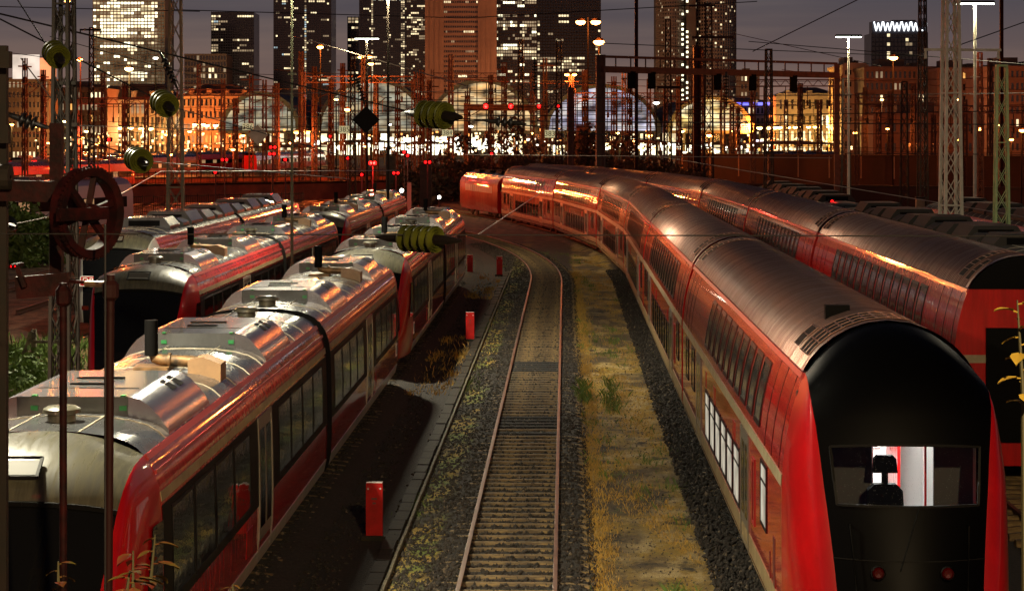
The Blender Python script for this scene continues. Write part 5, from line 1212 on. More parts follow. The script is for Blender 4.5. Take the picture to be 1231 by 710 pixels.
o = tower('low dark annex in front of the dark glass tower', 222, 272, 66, 1060, 24, 14, 16, lambda u, y: .30 if u < .75 else .05, 'tower_brown', 5, name='office_block', cat='building', lit=('lit_dim', 'lit_warm', 'lit_dim'))
t = tower('dark tower with a vertical light strip, left of the crane arm', 329, 398, -30, 1200, 34, 28, 76, lambda u, y: .95 if .52 < u < .56 else (.55 if 62 < y < 68 and u < .3 else .11 if y < 35 else .05), 'tower_dark', 6, lit=('lit_cool', 'lit_dim', 'lit_warm', 'lit_dim'), fin=.2)
tower('slim dark tower with a lit cap, behind the distant T head', 418, 431, 21, 1300, 20, 3, 44, lambda u, y: .8 if y < 27 else .28, 'tower_dark', 7, lit=('lit_warm', 'lit_dim', 'lit_dim'))
tower('dark glass tower with glittering vertical edge lights, left of the brown stone tower', 432, 489, -30, 1180, 32, 24, 80, lambda u, y: (.8 if .24 < u < .30 or .88 < u < .94 else .05), 'tower_dark', 8, lit=('lit_dim', 'lit_warm', 'lit_dim'), fin=.2)
tower('narrow dark tower wing with lit rows next to the brown stone tower', 489, 511, -30, 1150, 30, 9, 76, lambda u, y: .30 if u > .2 else .1, 'tower_brown', 9, lit=('lit_warm', 'lit_dim', 'lit_dim'))
# brown stone tower: two plain piers and a bay of window rows
t = thing('office_tower', 'brown stone tower with a bay of dark window rows between plain piers', 'tower', at(554, 1000), YAW); q = 1000 / F; h = zpx(-30, 1000)
facade(t, 41 * q, h, 26, 19, 36, lambda u, z: .06, 'tower_stone', pane=(.72, .42), lit=('lit_warm', 'lit_dim'), seed=10, fins=False, band=.5)
mb = MB(); mb.span((-43 * q, -1.2, 0), (-20.5 * q, 26, h)); mb.build('plain_pier', M['tower_stone'], t); mb = MB(); mb.span((20.5 * q, -1.2, 0), (43 * q, 26, h)); mb.build('plain_pier', M['tower_stone'], t)
mb = MB()
for x in (-37, -31, -25, 25, 31, 37): mb.span((x * q - .25, -1.5, 0), (x * q + .25, -1.2, h))
mb.build('pier_rib', M['tower_stone'], t)
tower('tower with many small lit windows, right of the brown stone tower', 596, 645, -30, 1080, 28, 17, 54, lambda u, y: .85 if 24 < y < 32 else (.55 if 55 < y < 70 else .28), 'tower_brown', 11, lit=('lit_warm', 'lit_white', 'lit_dim', 'lit_dim'))
tower('brown tower behind the sodium lamps, with a few lit floors low down', 646, 722, -30, 1150, 30, 24, 58, lambda u, y: .75 if 68 < y < 88 and u < .75 else (.5 if 19 < y < 27 and .35 < u < .48 else .6 if u < .06 and y > 25 else .3 if u > .92 else .015), 'tower_brown', 12, lit=('lit_warm', 'lit_dim', 'lit_warm'))
# twin round tower
t = thing('office_tower', 'twin tower with gridded facades and a dark slab between, before the bright sky', 'tower', at(841, 1050), YAW); q = 1050 / F; h = zpx(-30, 1050)
def drum(cx, w, label, seed):
    r = random.Random(seed); mb = MB(); n = 26; hw = w / 2
    mb.add([(cx + hw * math.cos(math.pi + math.pi * k / n), 20 - 20 * math.sin(math.pi * k / n), z) for z in (0, h) for k in range(n + 1)], [(k, k + 1, n + 2 + k, n + 1 + k) for k in range(n)])
    mb.span((cx - hw, 20, 0), (cx + hw, 40, h)); mb.build('drum', M['tower_grey'], t)
    G = [MB(), MB(), MB()]; nz = 48
    for j in range(nz):
        for k in range(n):
            a, b = math.pi * (k + .2) / n, math.pi * (k + .8) / n; za, zb = h * (j + .25) / nz, h * (j + .75) / nz
            def P(an, z): return (cx - (hw + .15) * math.cos(an), 20 - 20.15 * math.sin(an), z)
            G[0 if r.random() < .04 else 1 if r.random() < .14 else 2].quad(P(a, za), P(b, za), P(b, zb), P(a, zb))
    for g_, nm, mm in zip(G, ('lit_window', 'dim_window', 'dark_window'), ('lit_warm', 'lit_dim', 'off_pane')): tag(g_.build(nm, M[mm], t), kind='stuff')
    fr = MB()
    for k in range(n + 1):
        an = math.pi * k / n; fr.box((cx - (hw + .2) * math.cos(an), 20 - 20.2 * math.sin(an), h / 2), (.35, .35, h))
    for j in range(nz + 1):
        z = h * j / nz
        for k in range(n):
            a, b = math.pi * k / n, math.pi * (k + 1) / n
            fr.bar((cx - (hw + .1) * math.cos(a), 20 - 20.1 * math.sin(a), z), (cx - (hw + .1) * math.cos(b), 20 - 20.1 * math.sin(b), z), .3, .5)
    tag(fr.build('facade_grid', M['tower_grey'], t), kind='stuff')
drum(-32 * q, 33 * q, '', 13); drum(21 * q, 54 * q, '', 14)
mb = MB(); mb.span((-15 * q, 2, 0), (-4 * q, 30, h + 4)); mb.build('stair_slab', M['tower_brown'], t)
mb = MB(); r_ = random.Random(3)
for k in range(70):
    z = h * k / 70
    if r_.random() < .85: x = -18 * q + (1.2 if k % 2 else -1.0); mb.quad((x - .5, -.5, z), (x + .5, -.5, z), (x + .5, -.5, z + 1.1), (x - .5, -.5, z + 1.1))
tag(mb.build('light_strip', M['lit_white'], t), kind='stuff')
# tower with the glowing zigzag letters
t = tower('far tower crowned by glowing white zigzag letters', 1048, 1115, 40, 1400, 30, 15, 26, lambda u, y: .55 if 44 < y < 50 and u < .9 else (.5 if .27 < u < .33 or .66 < u < .72 else .03), 'tower_dark', 15, lit=('lit_warm', 'lit_dim'), fin=.25)
q = 1400 / F; zc = zpx(32, 1400)
for k in range(5):
    mb = MB(); x0 = (-31 + 11.2 * k) * q; w = 10.2 * q; hh = 5.6 * q
    pts = [(x0, zc + hh), (x0 + w * .25, zc - hh), (x0 + w * .5, zc + hh * .75), (x0 + w * .75, zc - hh), (x0 + w, zc + hh)]
    for a, b in zip(pts, pts[1:]): mb.bar((a[0], -.8, a[1]), (b[0], -.8, b[1]), .5, 1.25)
    mb.build('letter', M['sign_white'], t)
mb = MB(); mb.box((26.5 * q, -.8, zc - 4.2 * q), (2.6 * q, .5, 2.6 * q)); mb.box((32 * q, -.8, zc), (1.6 * q, .5, 9 * q)); mb.build('letter', M['sign_white'], t)
mb = MB(); mb.span((-33 * q, .2, zpx(40, 1400)), (33 * q, 12, zpx(26, 1400))); mb.build('sign_crown', M['tower_dark'], t)
mb = MB(); mb.span((-8 * q, 2, zpx(26, 1400)), (20 * q, 10, zpx(24, 1400))); mb.build('roof_plant', M['tower_dark'], t)

def house(label, x0, x1, ytop, d, dep, nx, nz, lit_p, wall, roof='flat', lits=('lit_warm', 'lit_dim'), seed=1, name='office_building', roof_m='roof_dark', roof_h=0., cornice=True, pane=(.5, .55), ybase=None, dark='off_pane', rot=0.):
    t = thing(name, label, 'building', at((x0 + x1) / 2, d), YAW + rot); q = d / F; w = (x1 - x0) * q; h = zpx(ytop, d)
    facade(t, w, h, dep, nx, nz, (lambda u, z: lit_p) if not callable(lit_p) else (lambda u, z: lit_p(u, HY - (z - H) * F / d)), wall, pane=pane, lit=lits, seed=seed, fins=True, bands=True, fin=.22, band=.3, shell_name='wall', dark=dark)
    if cornice:
        mb = MB(); mb.span((-w / 2 - .4, -.7, h - .4), (w / 2 + .4, dep + .3, h + .5)); mb.build('cornice', M[wall], t)
    if roof == 'hip':
        mb = MB(); a = min(dep, w) * .35; z0, z1 = h + .5, h + .5 + roof_h
        v = [(-w / 2, -.4, z0), (w / 2, -.4, z0), (w / 2, dep, z0), (-w / 2, dep, z0), (-w / 2 + a, a, z1), (w / 2 - a, a, z1), (w / 2 - a, dep - a, z1), (-w / 2 + a, dep - a, z1)]
        mb.add(v, [(0, 1, 5, 4), (1, 2, 6, 5), (2, 3, 7, 6), (3, 0, 4, 7), (4, 5, 6, 7)]); rf = mb.build('roof', M[roof_m], t)
        mb = MB(); n = max(3, int(w / 6))
        for k in range(n):
            x = -w / 2 + w * (k + .5) / n; mb.span((x - .9, a * .12, z0 + roof_h * .15), (x + .9, a * .6, z0 + roof_h * .55))
        mb.build('dormer', M[wall], rf)
    else:
        mb = MB(); mb.span((-w * .25, dep * .3, h + .5), (w * .1, dep * .7, h + 3)); mb.span((w * .2, dep * .3, h + .5), (w * .35, dep * .6, h + 2)); mb.build('roof_plant', M['roof_dark'], t)
    return t
house('columned stone building with dark roof below the broad lit tower', 127, 216, 122, 800, 20, 15, 4, .35, 'stone_pale', 'hip', ('lit_warm', 'lit_dim'), 21, roof_h=6, pane=(.55, .75))
house('amber-lit building with rows of glowing windows', 219, 304, 116, 780, 20, 16, 5, .35, 'stone_warm', 'hip', ('lit_orange', 'lit_warm', 'lit_dim'), 22, roof_h=4)
house('left edge office building with lit floors under a bright sign', 0, 58, 96, 700, 20, 12, 8, .35, 'block_brown', 'flat', ('lit_warm', 'lit_dim', 'lit_dim'), 23)
house('long building with shop lights behind the dark mast at the left', 58, 128, 108, 740, 22, 14, 6, .45, 'block_brown', 'flat', ('lit_warm', 'lit_orange', 'lit_dim'), 24)
house('brown office block between the lit tower and the dark mast', 118, 152, 112, 950, 20, 8, 6, .1, 'tower_brown', 'flat', ('lit_dim',), 25)
house('amber facade building under a blue lit cornice', 868, 934, 127, 800, 20, 13, 5, .25, 'stone_warm', 'flat', ('lit_orange', 'lit_warm'), 26)
house('white classical building with tall windows and a lit ground floor', 935, 1012, 116, 700, 22, 11, 4, lambda u, y: .75 if y > 152 else .22, 'stone_pale', 'hip', ('lit_white', 'lit_warm'), 27, roof_h=2.5, pane=(.42, .6))
house('tan office block with a plain flank right of the white classical building', 1014, 1042, 80, 640, 30, 5, 8, .05, 'stone_warm', 'flat', ('lit_dim',), 28, pane=(.4, .4))
house('large brown warehouse block with dim windows on the right', 1040, 1130, 83, 620, 30, 16, 8, .10, 'block_brown', 'flat', ('lit_dim', 'lit_warm', 'lit_dim'), 29)
house('long brown block behind the pale mast', 1128, 1190, 84, 600, 30, 11, 8, .10, 'block_brown', 'flat', ('lit_dim', 'lit_orange', 'lit_dim'), 30)
house('brown building at the right edge with a lit strip window', 1190, 1262, 82, 560, 30, 12, 8, lambda u, y: .9 if 92 < y < 103 else .05, 'block_brown', 'flat', ('lit_white', 'lit_warm'), 31)
house('low shed with orange-lit wall on the right', 1052, 1180, 142, 400, 16, 14, 3, .12, 'block_brown', 'flat', ('lit_orange', 'lit_dim'), 32, pane=(.4, .4))
house('lower tan block right of the twin tower', 890, 912, 90, 980, 20, 5, 10, .4, 'tower_brown', 'flat', ('lit_warm', 'lit_dim'), 33)
bs = thing('rooftop_sign', 'glowing white and red sign board on the roof at the left edge', 'sign', at(48, 700), YAW); q = 700 / F
mb = MB(); mb.span((-32 * q, -1, zpx(95, 700)), (0, -.4, zpx(66, 700))); mb.build('white_panel', M['board_white'] if 'board_white' in M else M.setdefault('board_white', emit('glowing_board_white', (1, .82, .68), .85, .4, .12)), bs)
mb = MB(); mb.span((.2, -1, zpx(95, 700)), (20 * q, -.4, zpx(70, 700))); mb.build('red_panel', M.setdefault('board_red', emit('glowing_board_red', (1, .30, .12), 1.3, .5, .12)), bs)
mb = MB()
for x in (-30, -16, -2, 12): mb.span((x * q, -.3, zpx(98, 700)), (x * q + .3, 0, zpx(66, 700)))
mb.build('sign_frame', M['mast_dark'], bs)
bl = thing('cornice_light', 'blue neon strip along the cornice of the amber facade building', 'neon sign', at(900, 799), YAW); q = 799 / F
mb = MB()
for k in range(6): mb.box(((-22 + 9 * k) * q, -1.3, zpx(125, 799)), (7 * q, .3, 3.5 * q))
mb.build('tube', M['sign_blue'], bl)
bl = thing('wall_sign', 'blue lit sign on the wall above the lamp row', 'neon sign', at(913, 690), YAW); q = 690 / F
MB().box((0, -1.3, zpx(170, 690)), (11 * q, .3, 4 * q)).build('panel', M.setdefault('board_pale', emit('glowing_board_pale', (.75, .75, 1), 2.0, .3, .3)), bl)

# ------------------------------------------------------------------ station halls
M['hall_glow'] = emit('hall_light_warm', (1.0, .80, .45), .65, .95, .16, (1, 1, 2.2), (1, .55, .2))
M['hall_glow_blue'] = emit('hall_light_blue', (.66, .68, 1.0), .62, .9, .14, (1, 1, 1.8), (.9, .85, .8))
M['hall_glow_yellow'] = emit('hall_light_yellow', (1.0, .70, .22), 1.1, .9, .14, (1, 1, 1.8), (1, .9, .6))
M['hall_glow_pale'] = emit('hall_light_pale', (.92, .95, .74), .38, .9, .14, (1, 1, 2), (1, .75, .4))
def hall(label, x0, x1, ypk, ysp, d, glow):
    t = thing('station_hall', label, 'station hall', at((x0 + x1) / 2, d), YAW); q = d / F; hw = (x1 - x0) / 2 * q; zs = zpx(ysp, d); zp = zpx(ypk, d); n = 24
    def arc(k, s=1.0, o=0): a = math.pi * k / n; return (-(hw * s + o) * math.cos(a), zs + ((zp - zs) * s + o) * math.sin(a))
    gl = MB(); gl.poly([(x, 1.2, z) for x, z in [(-hw, 9)] + [arc(k) for k in range(n + 1)] + [(hw, 9)]]); gl.build('glass_front', M[glow], t)
    rim = MB()
    for k in range(n):
        a, b = arc(k, 1, .5), arc(k + 1, 1, .5); rim.bar((a[0], 0, a[1]), (b[0], 0, b[1]), 2.0, 1.3)
    rim.build('arch_rim', M['hall_steel'], t)
    gd = MB(); m = max(6, int(hw * 2 / 3.2))
    for i in range(1, m):
        x = -hw + 2 * hw * i / m; zt = zs + (zp - zs) * math.sqrt(max(0, 1 - (x / hw) ** 2)); gd.span((x - .16, .6, 8), (x + .16, .9, zt))
    z = 10
    while z < zp - 1:
        xx = hw * math.sqrt(max(0, 1 - max(0, (z - zs) / (zp - zs)) ** 2)) if z > zs else hw
        gd.span((-xx, .5, z - .14), (xx, .8, z + .14)); z += 3.0
    gd.build('glazing_bar', M['glass_grid'], t)
    rf = MB(); P = [[(arc(k, 1, 1.2)[0], y, arc(k, 1, 1.2)[1]) for k in range(n + 1)] for y in (1.5, 120)]; rf.grid(P); rf.build('barrel_roof', M['hall_roof'], t, 30)
    ft = MB()
    for i in range(7): x = -hw + 2 * hw * i / 6; ft.span((x - .5, .2, 0), (x + .5, 1.0, 9))
    ft.span((-hw, .1, 8.2), (hw, .9, 9.2)); ft.build('column_row', M['hall_steel'], t)
    return t
hall('small station hall arch at the left, dim glass behind the number plate 386', 268, 358, 114, 160, 720, 'hall_glow_pale')
hall('station hall arch with dim white glazing behind the dark diamond board', 384, 512, 98, 160, 750, 'hall_glow_pale')
hall('central station hall arch below the brown stone tower, brightest at its foot', 516, 642, 99, 160, 750, 'hall_glow')
hall('station hall arch glowing blue, right of the signal bridge', 658, 790, 105, 160, 750, 'hall_glow_blue')
hall('right station hall arch with yellow glow', 806, 902, 119, 160, 720, 'hall_glow_yellow')
bk = thing('station_concourse', 'low station concourse strip with bright shops behind the platforms', 'building', at(600, 800), YAW)
facade(bk, 190, 9.5, 8, 62, 2, lambda u, z: .62 if .12 < u < .6 else .5, 'block_brown', pane=(.7, .75), lit=('lit_white', 'lit_white', 'lit_warm'), seed=77, shell_name='wall')
# bright shop and platform lights at the foot of the halls, countless
rl = random.Random(5)
for mname, n, xr, yr, sz in (('lit_white', 230, (385, 640), (166, 184), 1.6), ('lit_warm', 150, (395, 900), (160, 184), 1.3), ('lit_white', 90, (720, 900), (172, 184), 1.3), ('lit_orange', 160, (60, 930), (155, 186), 1.0), ('lit_warm', 90, (20, 330), (160, 184), 1.0), ('lit_warm', 80, (905, 1010), (165, 183), 1.0)):
    mb = MB()
    for k in range(n):
        d = rl.uniform(560, 715); p = at(rl.gauss((xr[0] + xr[1]) / 2, (xr[1] - xr[0]) / 3.4), d, rl.uniform(*yr)); q = d / F
        if p.z < .2: p.z = .2 + rl.random()
        mb.box(p, (rl.uniform(.8, 3.2) * sz * q, .3, rl.uniform(.8, 3.6) * sz * q))
    tag(mb.build('platform_lights', M['glow_' + mname] if ('glow_' + mname) in M else M.setdefault('glow_' + mname, emit('glow_' + mname, {'lit_white': (1, .93, .72), 'lit_warm': (1, .72, .34), 'lit_orange': (1, .36, .08)}[mname], {'lit_white': 4.0, 'lit_warm': 3.0, 'lit_orange': 2.6}[mname])), None), 'countless bright platform and shop lights under the halls', kind='stuff')
# dark platform roofs in front of the halls
for k, (x0, x1, py, d) in enumerate([(300, 380, 176, 520), (392, 470, 170, 560), (480, 540, 172, 560), (640, 720, 172, 540), (730, 800, 170, 520), (905, 1010, 172, 480)]):
    t = thing('platform_canopy', 'low dark platform canopy, %s' % ['under the small arch at the left', 'left of the bright hall foot', 'before the central arch', 'before the blue arch', 'below the tall red post', 'before the white classical building'][k], 'canopy', at((x0 + x1) / 2, d), YAW)
    w = (x1 - x0) * d / F; z = zpx(py, d); mb = MB(); mb.prism([(-w / 2, z), (0, z + .5), (w / 2, z), (w / 2, z - .3), (-w / 2, z - .3)], -2, 30); mb.build('roof', M['hall_roof'], t)
    mb = MB()
    for i in range(5): mb.bar((-w / 2 + w * (i + .5) / 5, 0, 0), (-w / 2 + w * (i + .5) / 5, 0, z), .3)
    mb.build('column', M['hall_steel'], t)

# ------------------------------------------------------------------ walls, fences, distant trains
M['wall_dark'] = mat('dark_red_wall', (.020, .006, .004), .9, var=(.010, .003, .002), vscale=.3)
M['dark_rod'] = mat('dark_red_rod', (.022, .004, .003), .6, spec=.2)
def wall(label, pts, h, th, m, cap=True, posts=0, post_m='mast_rust', name='retaining_wall', rail=False):
    t = thing(name, label, 'wall'); L = sum((b - a).length for a, b in zip(pts, pts[1:]))
    mb = MB()
    for a, b in zip(pts, pts[1:]): mb.bar(a + Vector((0, 0, h / 2 - .1)), b + Vector((0, 0, h / 2 - .1)), th, h)
    mb.build('wall_face', M[m], t)
    if cap:
        mb = MB()
        for a, b in zip(pts, pts[1:]): mb.bar(a + Vector((0, 0, h)), b + Vector((0, 0, h)), th + .2, .22)
        mb.build('coping', M['mast_dark'], t)
    a, b = pts[0], pts[-1]
    for k in range(posts):
        p = a + (b - a) * (k / max(1, posts - 1)); o = (FWD * -(th / 2 + .12))
        mb = MB(); mb.bar(p + o + Vector((0, 0, h * .35)), p + o + Vector((0, 0, h + .1)), .18); mb.build('post', M[post_m], t)
    if rail:
        mb = MB()
        for z in (h + .5, h + 1.0): mb.bar(a + Vector((0, 0, z)), b + Vector((0, 0, z)), .06)
        mb.build('handrail', M['mast_dark'], t)
    return t
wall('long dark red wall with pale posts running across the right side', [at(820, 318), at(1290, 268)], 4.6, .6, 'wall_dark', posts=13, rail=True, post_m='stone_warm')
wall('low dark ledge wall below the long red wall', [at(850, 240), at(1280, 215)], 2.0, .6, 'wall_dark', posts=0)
wall('orange-lit retaining wall behind the left railcars', [at(120, 235), at(492, 262)], 1.9, .5, 'wall_brick', posts=0)
wall('orange-lit upper retaining wall at the left', [at(-10, 300), at(470, 340)], 1.2, .5, 'wall_brick', posts=0)
def fence(label, a, b, h, z0, n, m='mast_dark'):
    t = thing('railing_fence', label, 'fence'); mb = MB(); mb.bar(a + Vector((0, 0, z0 + h)), b + Vector((0, 0, z0 + h)), .07); mb.bar(a + Vector((0, 0, z0 + .2)), b + Vector((0, 0, z0 + .2)), .06); mb.build('rail', M[m], t)
    mb = MB()
    for k in range(n): p = a + (b - a) * (k / (n - 1)); mb.bar(p + Vector((0, 0, z0)), p + Vector((0, 0, z0 + h + (.15 if k % 6 == 0 else 0))), .07 if k % 6 == 0 else .035)
    tag(mb.build('bars', M[m], t), kind='stuff'); return t
fence('dark railing on top of the orange retaining wall', at(120, 234), at(492, 261), 1.3, 1.9, 220)
fence('second dark railing in front of the orange wall', at(130, 200), at(365, 215), 1.6, 0, 110)
# white-violet train roof at far left
def far_train(label, px0, d0, px1, d1, h, body, roof, cat='train', name='distant_train'):
    t = thing(name, label, cat); a, b = at(px0, d0), at(px1, d1); d = (b - a); L = d.length; ang = math.atan2(-d.x, d.y); t.location = a; t.rotation_euler = (0, 0, ang)
    pr = [(1.42, .5), (1.46, 1.2), (1.42, 2.7), (1.25, h - .5)]; rf = [(1.25, h - .5), (.9, h - .15), (.4, h), (0, h + .02)]
    shell(pr, 0, L).build('body_shell', M[body], t, 30); MB().grid([[(x, y, z) for x, z in full(rf)] for y in (0, L)]).build('roof', M[roof], t, 30)
    mb = MB()
    for s in (-1, 1): slab(mb, pr, s, 1, L - 1, 1.7, 2.5, .012)
    mb.build('window_band', M['black'], t)
    for s in (-1, 1):
        y = 2.5
        while y < L - 3 and y < 80: window(t, 'far' + body, pr, s, y, 1.6, 1.72, 2.48, M['rubber'], M['lit_far'], nz=1, fo=.03, po=.02); y += 4.6
    y = 3; ru = MB().box((0, 0, h + .12), (1.5, 2.2, .3)).mesh('roof_unit', M['rail_roof'])
    while y < L - 3: obj('roof_unit', ru, t, (0, y, 0)); y += 7
    return t
M['lit_far'] = emit('distant_train_window', (1, .55, .25), .35)
M['violet'] = mat('pale_train_roof', (.34, .32, .42), .4, coat=.3)
M['white_train'] = mat('white_train_body', (.6, .56, .54), .4, coat=.3)
far_train('white train with violet-tinted roof at the far left', -60, 150, 140, 172, 3.9, 'white_train', 'violet')
far_train('long red train in the orange light beyond the wall, left', 20, 330, 230, 400, 4.0, 'red', 'rail_roof')
far_train('red train behind the left lattice masts', 60, 400, 300, 470, 4.0, 'red', 'rail_roof')
far_train('red train standing under the columned building', -20, 260, 150, 300, 4.0, 'red', 'rail_roof')
far_train('red train at the station throat before the small arch', 300, 430, 384, 520, 4.0, 'red', 'rail_roof')
far_train('red train before the lamp row on the right', 925, 420, 1000, 440, 4.2, 'red', 'rail_roof')
# switch boxes and huts
def hut(label, px, py0, py1, d, wpx, m):
    t = thing('equipment_cabinet', label, 'cabinet', at(px, d), YAW); q = d / F; w = wpx * q; h = zpx(py0, d)
    MB().box((0, 0, h / 2 - .1), (w, w * .7, h)).build('cabinet_body', M[m], t); MB().box((0, 0, h + .02), (w * 1.12, w * .85, .10)).build('lid', M['mast_dark'], t)
    MB().box((w * .1, -w * .36, h * .5), (w * .6, .02, h * .7)).build('door', M[m], t)
hut('pale cabinet behind the far railcar', 492, 218, 240, 175, 5, 'stone_pale'); hut('dark equipment cabinet on the orange ground', 470, 186, 205, 235, 12, 'under'); hut('tan cabinet right among dark railcars', 1106, 238, 262, 118, 10, 'olive_box')
hut('dark cabinet by the scrub left of the locomotive', 512, 196, 240, 205, 14, 'under'); hut('rust box on the orange wall', 697, 150, 175, 300, 8, 'mast_rust')

# ------------------------------------------------------------------ plants
def leaf_mass(c, size, n, lm, seed, leaf=.16, droop=0):
    r = np.random.default_rng(seed); k = max(6, n // 70)
    cc = r.normal(0, .42, (k, 3)); cc[:, 2] = np.abs(cc[:, 2]) * 1.1 + .15; cr = r.uniform(.18, .4, k)
    pk = r.integers(0, k, n); u = r.normal(0, 1, (n, 3)); u /= np.linalg.norm(u, axis=1)[:, None]
    P = (cc[pk] + u * cr[pk][:, None] * r.uniform(.5, 1.05, n)[:, None]) * np.array(size); P[:, 2] = np.abs(P[:, 2])
    a = r.normal(0, 1, (n, 3)); a /= np.linalg.norm(a, axis=1)[:, None]; b = np.cross(a, r.normal(0, 1, (n, 3))); b /= np.linalg.norm(b, axis=1)[:, None]
    s = leaf * r.uniform(.6, 1.4, n)[:, None]
    V = np.stack([P - a * s, P + b * s * .45, P + a * s, P - b * s * .45], 1).reshape(-1, 3)
    T = np.arange(n * 4).reshape(-1, 4); return V, T
def shrub(label, p, size, n, lm, seed, leaf=.16, name='shrub', group=None, stems=5):
    t = thing(name, label, 'shrub', p, 0, group); V, T = leaf_mass((0, 0, 0), size, n, lm, seed, leaf)
    tag(obj('foliage', np_mesh('foliage', V, T, [M[lm]]), t), kind='stuff')
    r = random.Random(seed); mb = MB()
    for k in range(stems):
        a = r.uniform(0, 6.28); e = Vector((math.cos(a) * size[0] * .5, math.sin(a) * size[1] * .5, size[2] * r.uniform(.6, 1.0)))
        mb.tube([(e.x * .1, e.y * .1, -.25), e * .5 + Vector((0, 0, .1)), e], [.05, .035, .012], 5)
    mb.build('stem', M['bark'], t); return t
shrub('green bush lit yellow by the floodlights at the left edge', at(30, 125, z=-.2), (1.6, 2.0, 3.0), 5200, 'leaf', 41, .20)
shrub('low green bush behind the left iron post', at(58, 130, z=-.2), (1.3, 1.6, 2.4), 3000, 'leaf', 42, .18)
shrub('pale weed clump at the foot of the dark mast', at(12, 66, z=-.2), (1.2, 1.6, .8), 2600, 'leaf', 43, .09)
shrub('flat weed clump at the lower left beside the nearest railcar', at(36, 63, z=-.2), (1.0, 1.6, .7), 2200, 'leaf', 44, .09)
for k, (px, d, w, h) in enumerate([(500, 235, 3, 3.2), (522, 250, 3, 4.6), (548, 255, 3.5, 4.2), (572, 262, 3, 3.8), (600, 268, 4, 4.6), (632, 270, 4, 5.2), (660, 275, 4, 5.0), (690, 270, 4, 6.6), (716, 268, 4, 5.6), (742, 265, 4, 4.6), (770, 262, 4, 4.2), (800, 260, 4, 4.4), (828, 255, 4, 3.6)]):
    shrub('dark red-brown scrub bush beyond the bend, %s' % ['left end of the row', 'beside the loco front', 'behind the locomotive', 'over the loco roof', 'over the last coach end', 'before the bright hall', 'left of plate 383 post', 'tallest of the row', 'below the gantry post', 'right of the gantry post', 'below the tall red post', 'behind the farther train', 'right end of the row'][k],
          at(px, d, z=-.2), (w, 2.5, h), 1700, 'dark_leaf', 60 + k, .34, group='scrub bushes beyond the bend')
def sprig(label, p, h, n, lm, seed, leaf=.05, lean=(0, 0)):
    r = random.Random(seed); t = thing('weed_sprig', label, 'plant', p); e = [(0, 0, -1.2), (lean[0] * .3, lean[1] * .3, h * .4), (lean[0], lean[1], h)]
    MB().tube(e, [.012, .008, .003], 6).build('stem', M['stem'], t)
    for k in range(n):
        q = .25 + .75 * (k + .5) / n; b = Vector((lean[0] * q, lean[1] * q, h * q)); a = k * 2.4 + r.uniform(-.4, .4); L = leaf * 1.25 * r.uniform(.7, 1.3) * (1.2 - .5 * q)
        d = Vector((math.cos(a), math.sin(a), r.uniform(-.3, .4))).normalized(); s = d.cross(Vector((0, 0, 1))).normalized(); up = s.cross(d)
        mb = MB(); c = b + d * L * .35
        pts = [[c + d * L * u + s * w * L * v - up * (abs(v) * -.12 * L + .25 * L * u * u) for v in (-1, 0, 1)] for u, w in ((0, .04), (.3, .36), (.65, .42), (1.0, .26), (1.35, .02))]
        mb.grid(pts); mb.tube([b, c], .003, 4); mb.build('leaf', M[lm], t, 60)
    return t
M['weed_leaf'] = mat('weed_leaf', (.06, .085, .012), .8, spec=.1, var=(.11, .02, .012), vscale=6)
sprig('leafy weed sprig at the lower left before the railcar nose', at(160, 9.0, 745), .28, 8, 'weed_leaf', 1, .055)
sprig('taller weed sprig with small leaves before the railcar side', at(178, 9.4, 745), .36, 10, 'weed_leaf', 2, .05, (.03, 0))
sprig('weed sprig leaning right before the railcar windows', at(150, 8.6, 735), .16, 6, 'weed_leaf', 3, .05, (.02, 0))
sprig('small reddish weed tip at the lower edge', at(70, 8.8, 735), .20, 6, 'weed_leaf', 4, .04)
sprig('low weed tip near the middle of the lower edge', at(280, 9.2, 730), .10, 6, 'weed_leaf', 5, .035)
sprig('yellow-leaved twig at the right edge, before the farther red train', at(1233, 8.0, 545), .55, 14, 'yellow_leaf', 6, .05, (-.03, 0))

# ------------------------------------------------------------------ foreground ironwork: tension wheel, beams, rods
iw = thing('tension_wheel', 'large toothed iron tension wheel on rust-red beams at the left', 'tension wheel', at(105, 20, 256), YAW)
WR = Matrix.Rotation(R(58), 3, 'Z')
def wv(a, r, x=0): return WR @ Vector((r * math.cos(a), x, r * math.sin(a)))
mb = MB(); N = 40; P = []
for k in range(N + 1):
    a = 2 * math.pi * k / N; P.append([wv(a, .33, -.06), wv(a, .405, -.075), wv(a, .405, .075), wv(a, .33, .06)])
mb.grid(P, close=True); mb.build('rim', M['rust_red'], iw, 30)
mb = MB()
for k in range(56):
    a = 2 * math.pi * k / 56; mb.bar(wv(a, .40, -.045), wv(a, .425, -.045), .02, .028)
mb.build('tooth', M['rust_red'], iw)
for k in range(6):
    a = 2 * math.pi * (k + .25) / 6; MB().bar(wv(a, .05), wv(a, .345), .05, .06).build('spoke', M['rust_red'], iw)
mb = MB(); mb.lathe([(.02, -.11), (.075, -.11), (.085, -.05), (.085, .05), (.075, .11), (.02, .11)], (0, 0, 0), 16, 0, WR @ Matrix.Rotation(R(90), 3, 'X')); mb.build('hub', M['rust_red'], iw, 40)
mb = MB(); mb.bar(wv(math.pi, .52, -.14), wv(0, .10, -.14), .05, .11); mb.build('arm', M['rust_red'], iw)
fr = thing('iron_frame', 'rust-red iron frame of beams and posts carrying the wheel at the left edge', 'iron frame', (0, 0, 0))
def fb(name, p, q, w, h=None, m='rust_red'): MB().bar(p, q, w, h).build(name, M[m], fr)
fb('beam', at(-30, 20.3, 228), at(84, 20.3, 231), .10, .19); fb('beam', at(20, 20.3, 346), at(84, 20.3, 340), .10, .20)
